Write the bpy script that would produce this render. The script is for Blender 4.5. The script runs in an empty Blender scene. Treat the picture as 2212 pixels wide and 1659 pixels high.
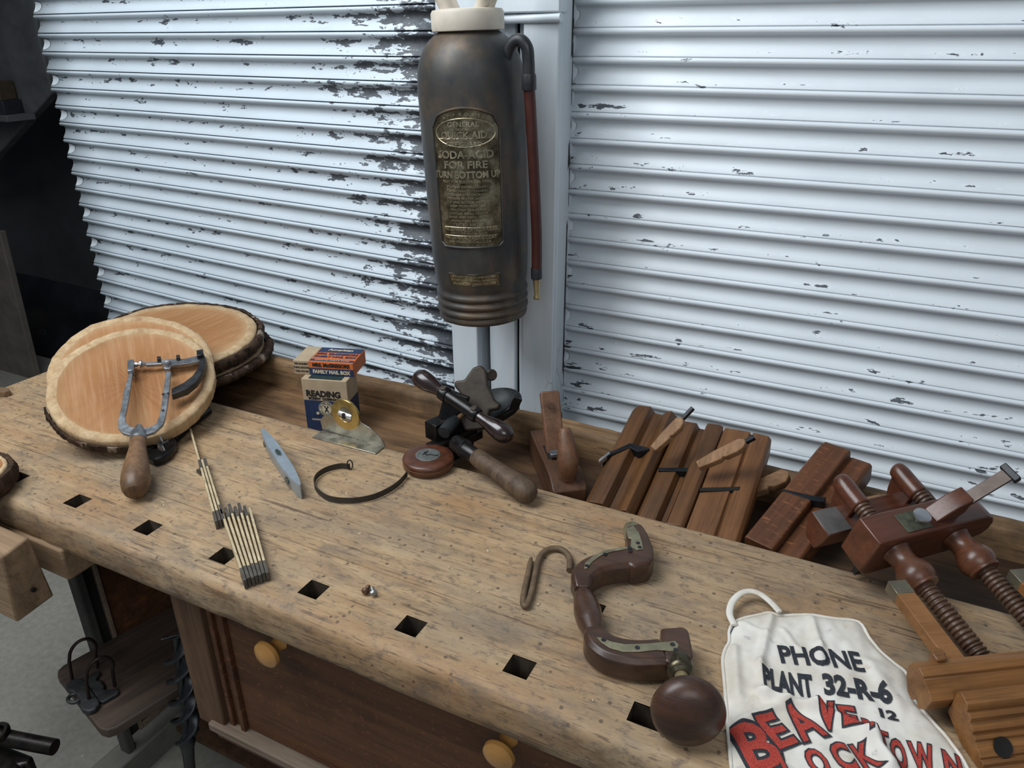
import bpy, bmesh, math, random
from math import sin, cos, pi, radians, sqrt, atan2
from mathutils import Vector, Matrix, noise as mnoise
random.seed(7)
S = bpy.context.scene
C = S.collection
V = Vector
# ---------------------------------------------------------------- camera
FPX, PITCH, ROLL, YAW = 1624.53, 0.4345, -0.003, 0.4629
EYE = V((0, 0, 1.56))
_f0 = V((-sin(YAW), cos(YAW), 0)); _r0 = V((cos(YAW), sin(YAW), 0)); _u0 = V((0, 0, 1))
_F = _f0*cos(PITCH) - _u0*sin(PITCH)
_U = _f0*sin(PITCH) + _u0*cos(PITCH)
_R = _r0*cos(ROLL) + _U*sin(ROLL)
_U2 = _U*cos(ROLL) - _r0*sin(ROLL)
cam = bpy.data.cameras.new('camera'); co = bpy.data.objects.new('camera', cam); C.objects.link(co)
cam.sensor_width = 36; cam.lens = FPX/2212*36; cam.clip_start = .02; cam.clip_end = 60
co.matrix_world = Matrix(((_R.x, _U2.x, -_F.x, EYE.x), (_R.y, _U2.y, -_F.y, EYE.y), (_R.z, _U2.z, -_F.z, EYE.z), (0, 0, 0, 1)))
S.camera = co
def _ray(u, v): return _F*FPX + _R*(u-1106) + _U2*(829.5-v)
def at(u, v, z=.85):                      # the point at height z seen at (u, v) in the photograph
    r = _ray(u, v); return EYE + r*((z-EYE.z)/r.z)
def atY(u, v, y):                         # the point on the vertical plane Y = y
    r = _ray(u, v); return EYE + r*(y/r.y)
# ---------------------------------------------------------------- light, world, exposure
W = bpy.data.worlds.new('world'); S.world = W; W.use_nodes = True
bg = W.node_tree.nodes['Background']; bg.inputs[0].default_value = (.75, .86, 1, 1); bg.inputs[1].default_value = .13
def area(name, loc, look, sx, sy, power, col):
    l = bpy.data.lights.new(name, 'AREA'); l.shape = 'RECTANGLE'; l.size = sx; l.size_y = sy; l.energy = power; l.color = col
    o = bpy.data.objects.new(name, l); C.objects.link(o); o.location = loc
    o.rotation_euler = (V(look)-V(loc)).to_track_quat('-Z', 'Y').to_euler(); return o
area('ceiling_light', (-1.5, .15, 2.9), (-.7, 1.1, .9), 1.2, 1.8, 50, (.93, .97, 1))
area('doorway_light', (.9, -1.3, 2.7), (.1, 1.3, 1.1), 1.6, 1.2, 17, (.95, .98, 1))
vs = S.view_settings; vs.view_transform = 'Standard'; vs.look = 'None'; vs.gamma = 1; vs.use_curve_mapping = False; vs.exposure = 0.2
S.render.film_transparent = False
# ---------------------------------------------------------------- mesh builder
def frame(o, x, z):                       # matrix: origin o, local x along x, local z near z
    x = V(x).normalized(); z = V(z); y = z.cross(x).normalized(); z = x.cross(y).normalized()
    return Matrix(((x.x, y.x, z.x, o[0]), (x.y, y.y, z.y, o[1]), (x.z, y.z, z.z, o[2]), (0, 0, 0, 1)))
def zf(o, z):                             # matrix with local z exactly along z
    z = V(z).normalized(); x = V((0, 0, 1)) if abs(z.z) < .9 else V((1, 0, 0))
    x = (x-z*x.dot(z)).normalized(); y = z.cross(x)
    return Matrix(((x.x, y.x, z.x, o[0]), (x.y, y.y, z.y, o[1]), (x.z, y.z, z.z, o[2]), (0, 0, 0, 1)))
def T(x, y, z): return Matrix.Translation((x, y, z))
def RX(d): return Matrix.Rotation(radians(d), 4, 'X')
def RY(d): return Matrix.Rotation(radians(d), 4, 'Y')
def RZ(d): return Matrix.Rotation(radians(d), 4, 'Z')
I4 = Matrix.Identity(4)
class MB:
    def __init__(s): s.v = []; s.f = []
    def add(s, vs_, fs, M=None):
        n = len(s.v)
        s.v += [(M @ V(p))[:] if M else tuple(p) for p in vs_]
        s.f += [tuple(i+n for i in f) for f in fs]; return s
    def box(s, x0, x1, y0, y1, z0, z1, M=None):
        return s.add([(x, y, z) for z in (z0, z1) for y in (y0, y1) for x in (x0, x1)],
                     [(0, 2, 3, 1), (4, 5, 7, 6), (0, 1, 5, 4), (2, 6, 7, 3), (0, 4, 6, 2), (1, 3, 7, 5)], M)
    def prism(s, poly, z0, z1, M=None):
        n = len(poly)
        a = sum(poly[i][0]*poly[(i+1) % n][1]-poly[(i+1) % n][0]*poly[i][1] for i in range(n))
        if a < 0: poly = poly[::-1]
        return s.add([(x, y, z0) for x, y in poly]+[(x, y, z1) for x, y in poly],
                     [tuple(range(n))[::-1], tuple(range(n, 2*n))]+[(i, (i+1) % n, n+(i+1) % n, n+i) for i in range(n)], M)
    def loft(s, secs, M=None, closed=False, caps=True):
        n = len(secs[0]); m = len(secs); v = [p for q in secs for p in q]; f = []
        for j in range(m if closed else m-1):
            k = (j+1) % m
            for i in range(n): f.append((j*n+i, j*n+(i+1) % n, k*n+(i+1) % n, k*n+i))
        if caps and not closed: f += [tuple(range(n))[::-1], tuple(range((m-1)*n, m*n))]
        return s.add(v, f, M)
    def lathe(s, prof, n=32, M=None, wob=None):
        secs = []
        for r, z in prof:
            r = max(r, 1e-5)
            secs.append([(r*cos(2*pi*i/n)*(wob(i/n) if wob else 1), r*sin(2*pi*i/n)*(wob(i/n) if wob else 1), z) for i in range(n)])
        return s.loft(secs, M)
    def tube(s, pts, r, n=10, M=None, closed=False, sec=None, up=None, caps=True):
        pts = [V(p) for p in pts]; m = len(pts); secs = []
        rr = r if isinstance(r, (list, tuple)) else [r]*m
        nrm = None
        for j in range(m):
            if closed: t = pts[(j+1) % m]-pts[j-1]
            else: t = pts[min(j+1, m-1)]-pts[max(j-1, 0)]
            t.normalize()
            if up is not None: b = t.cross(V(up)).normalized(); nn = b.cross(t)
            else:
                if nrm is None: nrm = V((0, 0, 1)) if abs(t.z) < .9 else V((1, 0, 0))
                nn = (nrm-t*nrm.dot(t)).normalized(); nrm = nn; b = t.cross(nn)
            if sec: secs.append([tuple(pts[j]+b*(a*rr[j])+nn*(c*rr[j])) for a, c in sec])
            else: secs.append([tuple(pts[j]+(b*cos(2*pi*i/n)+nn*sin(2*pi*i/n))*rr[j]) for i in range(n)])
        return s.loft(secs, M, closed=closed, caps=caps)
    def grid(s, fn, nu, nv, M=None):
        v = [fn(i/nu, j/nv) for j in range(nv+1) for i in range(nu+1)]
        return s.add(v, [(j*(nu+1)+i, j*(nu+1)+i+1, (j+1)*(nu+1)+i+1, (j+1)*(nu+1)+i) for j in range(nv) for i in range(nu)], M)
    def build(s, name, m, parent=None, bevel=0, sub=0, ang=38, seg=2, solid=0, weld=0, rough=0, rs=40):
        me = bpy.data.meshes.new(name); me.from_pydata(s.v, [], s.f)
        bm = bmesh.new(); bm.from_mesh(me)
        if weld: bmesh.ops.remove_doubles(bm, verts=bm.verts, dist=weld)
        bmesh.ops.recalc_face_normals(bm, faces=bm.faces)
        if rough:
            bm.normal_update()
            for v in bm.verts: v.co += v.normal*mnoise.noise(v.co*rs)*rough
        bm.to_mesh(me); bm.free()
        me.materials.append(m)
        for p in me.polygons: p.use_smooth = True
        me.set_sharp_from_angle(angle=radians(ang))
        o = bpy.data.objects.new(name, me); C.objects.link(o)
        if parent: o.parent = parent
        if bevel:
            b = o.modifiers.new('bevel', 'BEVEL'); b.width = bevel; b.segments = seg; b.limit_method = 'ANGLE'; b.angle_limit = radians(32)
        if sub:
            b = o.modifiers.new('sub', 'SUBSURF'); b.levels = sub; b.render_levels = sub
        if solid:
            b = o.modifiers.new('solid', 'SOLIDIFY'); b.thickness = solid; b.offset = -1
        return o
def thing(name, label, cat, M=None, group=None):
    o = bpy.data.objects.new(name, None); C.objects.link(o); o.empty_display_size = .05
    if M is not None: o.matrix_world = M if isinstance(M, Matrix) else Matrix.Translation(M)
    return tag(o, label, cat, group)
def tag(o, label=None, cat=None, group=None, kind=None):
    if label: o['label'] = label
    if cat: o['category'] = cat
    if group: o['group'] = group
    if kind: o['kind'] = kind
    return o
def struct(o): o['kind'] = 'structure'; return o
def text_mesh(body, size, bold=0, extrude=0, align='CENTER', spacing=1, xs=1.0, fine=0):
    cu = bpy.data.curves.new('t', 'FONT'); cu.body = body; cu.size = size; cu.align_x = align; cu.align_y = 'CENTER'
    cu.offset = bold; cu.extrude = extrude; cu.resolution_u = 3; cu.space_character = spacing
    ob = bpy.data.objects.new('t', cu); C.objects.link(ob)
    dg = bpy.context.evaluated_depsgraph_get(); me = bpy.data.meshes.new_from_object(ob.evaluated_get(dg))
    bpy.data.objects.remove(ob); bpy.data.curves.remove(cu)
    bm = bmesh.new(); bm.from_mesh(me); bpy.data.meshes.remove(me)
    for v in bm.verts: v.co.x *= xs
    if fine:
        for _ in range(5):
            es = [e for e in bm.edges if e.calc_length() > fine]
            if not es: break
            bmesh.ops.subdivide_edges(bm, edges=es, cuts=1); bmesh.ops.triangulate(bm, faces=bm.faces)
    return bm
def text_obj(name, bms, fn, m, parent):
    # bms: list of (bmesh, dx, dy, rot) in a flat sheet, fn maps sheet point to the surface
    out = bmesh.new(); me = bpy.data.meshes.new(name)
    for b, dx, dy, rot in bms:
        c, s_ = cos(rot), sin(rot)
        for v in b.verts: x, y = v.co.x, v.co.y; v.co = V(fn(c*x-s_*y+dx, s_*x+c*y+dy, v.co.z))
        tmp = bpy.data.meshes.new('x'); b.to_mesh(tmp); b.free(); out.from_mesh(tmp); bpy.data.meshes.remove(tmp)
    out.to_mesh(me); out.free(); me.materials.append(m)
    o = bpy.data.objects.new(name, me); C.objects.link(o)
    if parent: o.parent = parent
    return o
def sm(pts, n=6, closed=False):           # Catmull-Rom smoothing
    P = [V(p) for p in pts]; m = len(P); out = []
    for i in range(m if closed else m-1):
        a = P[(i-1) % m] if closed or i else P[0]*2-P[1]; b = P[i]; c = P[(i+1) % m]
        d = P[(i+2) % m] if closed or i < m-2 else P[-1]*2-P[-2]
        for k in range(n):
            t = k/n; out.append(.5*((2*b)+(c-a)*t+(2*a-5*b+4*c-d)*t*t+(3*b-a-3*c+d)*t**3))
    if not closed: out.append(P[-1])
    return out
def nz(x, y=0, z=0): return mnoise.noise(V((x, y, z)))
def interp(x, xs, ys):
    if x <= xs[0]: return ys[0]
    for i in range(len(xs)-1):
        if x <= xs[i+1]: t = (x-xs[i])/(xs[i+1]-xs[i]); return ys[i]+(ys[i+1]-ys[i])*t
    return ys[-1]
# ---------------------------------------------------------------- materials
class N:
    def __init__(s, name):
        s.m = bpy.data.materials.new(name); s.m.use_nodes = True; s.t = s.m.node_tree; s.b = s.t.nodes['Principled BSDF']
        s.tc = s.t.nodes.new('ShaderNodeTexCoord')
    def n(s, t, **k):
        q = s.t.nodes.new('ShaderNode'+t)
        for a, b in k.items(): setattr(q, a, b)
        return q
    def l(s, a, b): s.t.links.new(a, b)
    def inp(s, node, key, val):
        if val is None: return
        if hasattr(val, 'is_output') or isinstance(val, bpy.types.NodeSocket): s.l(val, node.inputs[key])
        else: node.inputs[key].default_value = val
    def map(s, sc=(1, 1, 1), rot=(0, 0, 0), loc=(0, 0, 0), src=None):
        q = s.n('Mapping'); q.inputs['Scale'].default_value = sc; q.inputs['Rotation'].default_value = rot; q.inputs['Location'].default_value = loc
        s.l(src or s.tc.outputs['Object'], q.inputs['Vector']); return q.outputs[0]
    def noise(s, vec, scale=5, detail=4, rough=.55, dist=0):
        q = s.n('TexNoise'); s.l(vec, q.inputs['Vector']); q.inputs['Scale'].default_value = scale; q.inputs['Detail'].default_value = detail
        q.inputs['Roughness'].default_value = rough; q.inputs['Distortion'].default_value = dist; return q.outputs[0]
    def vor(s, vec, scale=5, feature='F1', out='Distance', rnd=1):
        q = s.n('TexVoronoi', feature=feature); s.l(vec, q.inputs['Vector']); q.inputs['Scale'].default_value = scale
        q.inputs['Randomness'].default_value = rnd; return q.outputs[out]
    def ramp(s, fac, stops, interp='LINEAR'):
        q = s.n('ValToRGB'); s.l(fac, q.inputs[0]); e = q.color_ramp; e.interpolation = interp
        while len(e.elements) < len(stops): e.elements.new(.5)
        for i, (p, c) in enumerate(stops):
            e.elements[i].position = p; e.elements[i].color = (*c, 1) if isinstance(c, tuple) else (c, c, c, 1)
        return q.outputs[0]
    def math(s, op, a, b=None, c=None, clamp=False):
        q = s.n('Math', operation=op, use_clamp=clamp)
        s.inp(q, 0, a); s.inp(q, 1, b)
        if c is not None: s.inp(q, 2, c)
        return q.outputs[0]
    def mix(s, fac, a, b, bt='MIX'):
        q = s.n('Mix', data_type='RGBA', blend_type=bt)
        s.inp(q, 0, fac); s.inp(q, 6, (*a, 1) if isinstance(a, tuple) and len(a) == 3 else a); s.inp(q, 7, (*b, 1) if isinstance(b, tuple) and len(b) == 3 else b)
        return q.outputs[2]
    def sep(s, v=None):
        q = s.n('SeparateXYZ'); s.l(v or s.tc.outputs['Object'], q.inputs[0]); return q.outputs
    def bump(s, h, strength=.3, dist=.002):
        q = s.n('Bump'); q.inputs['Strength'].default_value = strength; q.inputs['Distance'].default_value = dist
        s.l(h, q.inputs['Height']); s.l(q.outputs[0], s.b.inputs['Normal']); return q
    def out(s, col, rough=.5, metal=0, spec=.5, coat=0):
        s.inp(s.b, 'Base Color', (*col, 1) if isinstance(col, tuple) else col); s.inp(s.b, 'Roughness', rough); s.inp(s.b, 'Metallic', metal)
        s.b.inputs['Specular IOR Level'].default_value = spec
        if coat: s.b.inputs['Coat Weight'].default_value = coat; s.b.inputs['Coat Roughness'].default_value = .25
        return s.m
def plain(name, col, rough=.5, metal=0, var=.25, scale=40, bump=.15, spec=.5, stretch=(1, 1, 1), coat=0):
    q = N(name); v = q.map(stretch); a = q.noise(v, scale, 6, .6)
    dk = tuple(c*(1-var) for c in col); lt = tuple(min(1, c*(1+var)) for c in col)
    c = q.ramp(a, [(.3, dk), (.7, lt)])
    r = q.ramp(a, [(.3, max(.05, rough-.1)), (.7, min(1, rough+.12))])
    if bump: q.bump(a, bump, .001)
    return q.out(c, r, metal, spec, coat)
def wood(name, dk, lt, axis=0, scale=1.0, rough=.5, stain=(.03, .02, .015), stain_amt=.35, pores=.4, coat=0, spec=.4, bump=.25, flecks=0):
    q = N(name); sc = [30*scale]*3; sc[axis] = 2.2*scale
    v = q.map(tuple(sc)); g = q.noise(v, 1.6, 8, .65, .6)
    c = q.ramp(g, [(.28, dk), (.72, lt)])
    sc2 = [260*scale]*3; sc2[axis] = 9*scale
    p = q.noise(q.map(tuple(sc2)), 1.0, 3, .6)
    pm = q.ramp(p, [(.56, 0.0), (.7, 1.0)])
    c = q.mix(q.math('MULTIPLY', pm, pores), c, tuple(x*.45 for x in dk))
    st = q.noise(q.map((1, 1, 1), loc=(3, 1, 2)), 9*scale, 6, .65)
    c = q.mix(q.math('MULTIPLY', q.ramp(st, [(.5, 0.0), (.75, 1.0)]), stain_amt), c, stain)
    if flecks:
        sf = [120*scale]*3; sf[(axis+1) % 3] = 25*scale
        fl = q.noise(q.map(tuple(sf)), 1.3, 3, .5)
        c = q.mix(q.math('MULTIPLY', q.ramp(fl, [(.6, 0.0), (.68, 1.0)]), flecks), c, tuple(min(1, x*1.9) for x in lt))
    h = q.math('ADD', q.math('MULTIPLY', g, .5), q.math('MULTIPLY', pm, -.4))
    q.bump(h, bump, .0012)
    r = q.ramp(st, [(.3, rough), (.8, min(1, rough+.2))])
    return q.out(c, r, 0, spec, coat)
def atX(u, v, x):
    r = _ray(u, v); return EYE + r*(x/r.x)
# ================================================================ setting
def mat_shutter(name, pitch, edge_x, edge_w, dens, base, fine, thr):
    q = N(name); o = q.sep()
    ph = q.math('FRACT', q.math('MULTIPLY', o[2], 1/pitch))          # 0 at the seam below, 1 at the seam above
    low = q.ramp(ph, [(0.0, .75), (.12, 1.0), (.34, .35), (.6, .08), (.8, .3), (.96, .75)])
    big = q.noise(q.map((5, 1, 14), loc=(4, 0, 1)), 1.0, 3, .5)
    a = q.noise(q.map((19, 1, 74)), 1.0, 5, .64)
    f = q.noise(q.map((70, 1, 170), loc=(1, 0, 3)), 1.0, 4, .6)
    ed = q.math('POWER', q.math('SUBTRACT', 1.0, q.math('MULTIPLY', q.math('ABSOLUTE', q.math('SUBTRACT', o[0], edge_x)), 1/edge_w), clamp=True), 1.6)
    base_v = q.math('ADD', q.math('MULTIPLY', a, .72), q.math('MULTIPLY', f, fine))
    base_v = q.math('ADD', base_v, q.math('MULTIPLY', low, .125))
    base_v = q.math('ADD', base_v, q.math('MULTIPLY', big, .30))
    base_v = q.math('ADD', base_v, q.math('MULTIPLY', ed, dens))
    chip = q.ramp(base_v, [(.0, 0.0), (thr-.008, 0.0), (thr, 1.0)])
    rim = q.ramp(base_v, [(.0, 0.0), (thr-.05, 0.0), (thr-.008, 1.0), (thr, 0.0)])
    dirt = q.noise(q.map((7, 3, 20), loc=(9, 2, 2)), 1.0, 5, .6)
    c = q.mix(q.ramp(dirt, [(.45, 0.0), (.8, .35)]), base, tuple(x*.72 for x in base))
    c = q.mix(rim, c, tuple(min(1, x*1.08) for x in base))
    steel = q.ramp(f, [(.3, (.05, .06, .075)), (.7, (.115, .13, .15))])
    c = q.mix(chip, c, steel)
    q.bump(q.math('SUBTRACT', q.math('MULTIPLY', dirt, .2), chip), .35, .0012)
    return q.out(c, q.ramp(chip, [(0, .42), (1, .55)]), 0, .5)
PW = (.615, .70, .765)
M_SH1 = mat_shutter('shutter_paint_flaking', .0482, 0.0, .46, .22, PW, .26, .822)
M_SH2 = mat_shutter('shutter_paint_chipped', .0492, 0.0, .16, .085, (.76, .825, .875), .06, .748)
def mat_white_wood():
    q = N('white_painted_post'); v = q.map((14, 14, 3)); a = q.noise(v, 1.2, 6, .6, .4)
    cr = q.vor(q.map((9, 9, 3)), 1.5, 'DISTANCE_TO_EDGE')
    k = q.ramp(cr, [(0, 1.0), (.012, 0.0)])
    k = q.math('MULTIPLY', k, q.ramp(q.noise(q.map((1, 1, 1)), 6), [(.56, 0.0), (.62, .8)]))
    c = q.ramp(a, [(.3, (.66, .74, .80)), (.7, (.78, .84, .89))]); c = q.mix(k, c, (.2, .23, .26))
    q.bump(q.math('SUBTRACT', a, k), .25, .003)
    return q.out(c, .45)
M_POST = mat_white_wood()
M_LOCK = plain('painted_end_lock', (.60, .66, .70), .45, 0, .08, 60, .1)
M_DARKGAP = plain('dark_gap_steel', (.03, .035, .04), .6)
def mat_floor():
    q = N('concrete_floor'); a = q.noise(q.map((1, 1, 1)), 3, 8, .6); b = q.noise(q.map((1, 1, 1)), 60, 4, .6)
    sp = q.ramp(q.noise(q.map((1, 1, 1)), 38, 2), [(.74, 0.0), (.77, .8)])
    c = q.ramp(a, [(.3, (.235, .222, .182)), (.7, (.34, .325, .275))]); c = q.mix(.35, c, q.ramp(b, [(.3, (.14, .14, .12)), (.7, (.36, .35, .32))]))
    c = q.mix(sp, c, (.5, .5, .47)); q.bump(b, .2, .002); return q.out(c, .75)
M_FLOOR = mat_floor()
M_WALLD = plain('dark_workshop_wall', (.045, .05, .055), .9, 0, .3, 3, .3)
M_CEIL = plain('workshop_ceiling', (.35, .37, .38), .9, 0, .1, 3, 0)
struct(MB().box(-5, 3.0, -2.6, 3.2, -.05, 0).build('floor', M_FLOOR))
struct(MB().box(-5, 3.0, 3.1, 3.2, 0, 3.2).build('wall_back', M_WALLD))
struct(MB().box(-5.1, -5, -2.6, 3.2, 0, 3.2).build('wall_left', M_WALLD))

# ---- roller shutters: x along the curtain, z up, -y towards the bench
def slat_curtain(width, ztop, pitch, n, zphase):
    prof = [(.0035, -.0004), (.0035, .0004)]
    out = []                                  # (depth, z) from the top down
    k = pitch/.0492
    one = [(.0075, 0), (.0075, -.0021), (-.0070, -.0023), (-.0098, -.0042), (-.0104, -.0068), (-.0092, -.0100), (-.0058, -.0120),
           (.0012, -.0128), (.0042, -.0165), (.0050, -.0215), (.0036, -.028), (.0006, -.0345), (-.0034, -.0405), (-.0066, -.0455), (-.0076, -.0482), (-.0070, -.0489)]
    for i in range(n):
        for d, z in one: out.append((d, ztop-i*pitch+z*k))
    nx = 10
    return MB().grid(lambda a, b: (width*a, out[round(b*(len(out)-1))][0] + .0012*nz(a*width*3, out[round(b*(len(out)-1))][1]*8), out[round(b*(len(out)-1))][1]), nx, len(out)-1)
def lockprof(z, k=1):                    # depth of the slat face at z below its seam
    return interp(-z, [.0128, .0165, .0215, .028, .0345, .0405, .0455, .0482], [.0012, .0042, .0050, .0036, .0006, -.0034, -.0066, -.0076])
def end_locks(door, xs, ztop, pitch, idx, hand):
    for i in idx:
        zz = ztop-i*pitch; mb = MB(); rows = []; ed = []
        for j in range(11):
            f = j/10; z = -.0165-.026*f; w = .030*(1-abs(2*f-1)**3.2*.55)
            rows.append([(xs+hand*w*a_, lockprof(z)-.0016, zz+z) for a_ in (0, .25, .5, .75, .93, 1)]+[(xs+hand*w*1.02, lockprof(z)+.001, zz+z)])
            ed.append((xs+hand*w*1.01, lockprof(z)-.0007, zz+z))
        mb.add([p for r in rows for p in r], [(j*7+c, j*7+c+1, (j+1)*7+c+1, (j+1)*7+c) for j in range(10) for c in range(6)])
        o = mb.build('end_lock', M_LOCK, door, ang=60)
        MB().tube([(xs, ed[0][1], ed[0][2]+.0004)]+ed+[(xs, ed[-1][1], ed[-1][2]-.0004)], .0007, 6).build('lock_seam', M_DARKGAP, o)
DY = 1.45
# left door, hinged 4.6 degrees away from the bench line
pL = V((-2.275, 0, 0)); ang = .0802
x_r = -.84
def yL(x): return DY + ang*(-(x+1.24))
zt2 = 1.573+.0492*6; zt1 = 1.617+.0482*6
d1 = slat_curtain(abs(-2.277-x_r)*1.003, zt1, .0482, 32, 0)
# local origin at the column end so the flaking gathers there
d1.v = [(x-abs(-2.277-x_r)*1.003, y, z) for x, y, z in d1.v]
door1 = struct(d1.build('door_1', M_SH1, solid=.0012, ang=50))
door1.location = (x_r, yL(x_r), 0); door1.rotation_euler = (0, 0, -math.atan(ang))
door1['label'] = 'white roller shutter with flaking paint left of the post'
end_locks(door1, -abs(-2.277-x_r)*1.003+.002, zt1, .0482, range(1, 30, 2), 1)
d2 = slat_curtain(2.4, zt2, .0492, 30, 0)
door2 = struct(d2.build('door_2', M_SH2, solid=.0012, ang=50)); door2.location = (-.615, DY, 0)
door2['label'] = 'white roller shutter with chipped paint right of the post'
end_locks(door2, .004, zt2, .0492, range(1, 28, 2), 1)
# ---- white post between the shutters: guide channels, web and flanges
zt = 2.3
def trim(name, x0, x1, y0, y1, z0=.3, z1=zt, m=M_POST, bevel=.003):
    mb = MB(); nz_ = 40
    secs = []
    for j in range(nz_+1):
        z = z0+(z1-z0)*j/nz_; w = .0012
        secs.append([(x0+w*nz(z*9, 1, x0), y0+w*nz(z*8, 2, x0), z), (x1+w*nz(z*9, 3, x1), y0+w*nz(z*7, 4, x1), z), (x1, y1, z), (x0, y1, z)])
    return struct(mb.loft(secs).build(name, m, bevel=bevel))
trim('trim_1', -.836, -.770, 1.37, 1.385)                  # left flange, bright
trim('trim_2', -.786, -.770, 1.385, 1.47)                  # its return
trim('trim_3', -.752, -.688, 1.395, 1.41)                  # web plate
trim('trim_4', -.681, -.655, 1.40, 1.415)
trim('trim_5', -.660, -.588, 1.372, 1.386)                 # right flange
trim('trim_6', -.600, -.588, 1.386, 1.47)
trim('trim_7', -.836, -.588, 1.428, 1.445, m=M_DARKGAP)    # dark channel behind
b = struct(MB().tube([(-.845, 1.372, 1.585), (-.72, 1.374, 1.586), (-.582, 1.366, 1.588)], [.008]*3, 10).build('trim_8', M_POST))
b2 = struct(MB().box(-.84, -.582, 1.36, 1.395, 1.596, 2.3).build('trim_9', M_POST, bevel=.003))

# ---- dark corner left of the shutter
M_SLAB = plain('grey_slab', (.10, .105, .11), .85, 0, .3, 8, .5)
pts = [atY(u, v, 2.55) for u, v in ((-120, -140), (62, -140), (78, 60), (112, 200), (-60, 396))]
o0 = pts[4]
sl = MB().prism([(p.x-o0.x, p.z-o0.z) for p in pts], -.06, 0, RX(90))
so = sl.build('stone_slab', M_SLAB, bevel=.01); so.location = (o0.x, 2.55, o0.z)
tag(so, 'large grey slab standing in the dark corner left of the shutter', 'slab')
M_CARD = plain('dusty_cardboard', (.075, .05, .03), .85, 0, .3, 30, .2)
M_NAVYB = plain('dark_blue_board', (.02, .024, .034), .7)
pb = atY(10, 245, 2.48)
bx = thing('storage_box', 'small brown and dark blue box in front of the grey slab', 'box', T(pb.x, pb.y, pb.z) @ RZ(12))
MB().box(-.13, .07, -.06, .06, 0, .065).build('box_base', M_NAVYB, bx, bevel=.004)
MB().box(-.13, .055, -.05, .05, .065, .155).build('box_top', M_CARD, bx, bevel=.004)
shf = tag(MB().box(pb.x-.6, pb.x+.14, 2.40, 2.549, pb.z-.03, pb.z).build('shelf', M_SLAB, bevel=.004), 'narrow dark shelf under the small box in the corner', 'shelf')
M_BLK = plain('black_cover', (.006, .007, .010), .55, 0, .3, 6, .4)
M_FADE = plain('faded_grey_print', (.03, .032, .036), .6)
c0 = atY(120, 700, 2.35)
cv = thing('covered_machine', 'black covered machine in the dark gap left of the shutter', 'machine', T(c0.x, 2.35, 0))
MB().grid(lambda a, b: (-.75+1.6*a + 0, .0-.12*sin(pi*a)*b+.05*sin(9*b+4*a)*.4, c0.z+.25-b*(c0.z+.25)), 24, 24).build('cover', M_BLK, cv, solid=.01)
t_ = text_mesh('DUCATI', .045, .001, .0005, spacing=1.1)
text_obj('cover_print', [(t_, .10, .02, .25)], lambda x, y, z: (x, -.17-z, c0.z+y), M_FADE, cv)
M_PLK = plain('dusty_plank', (.115, .10, .085), .8, 0, .25, 12, .4)
q0 = [atY(u, v, 2.0) for u, v in ((-40, 500), (-2, 500), (88, 860), (-40, 860))]
pk = MB().prism([(p.x-q0[3].x, p.z-q0[3].z) for p in q0], -.03, 0, RX(90)).build('leaning_plank', M_PLK, bevel=.003)
pk.location = (q0[3].x, 2.0, q0[3].z); tag(pk, 'dusty grey plank leaning at the left edge behind the bench', 'plank')
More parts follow.
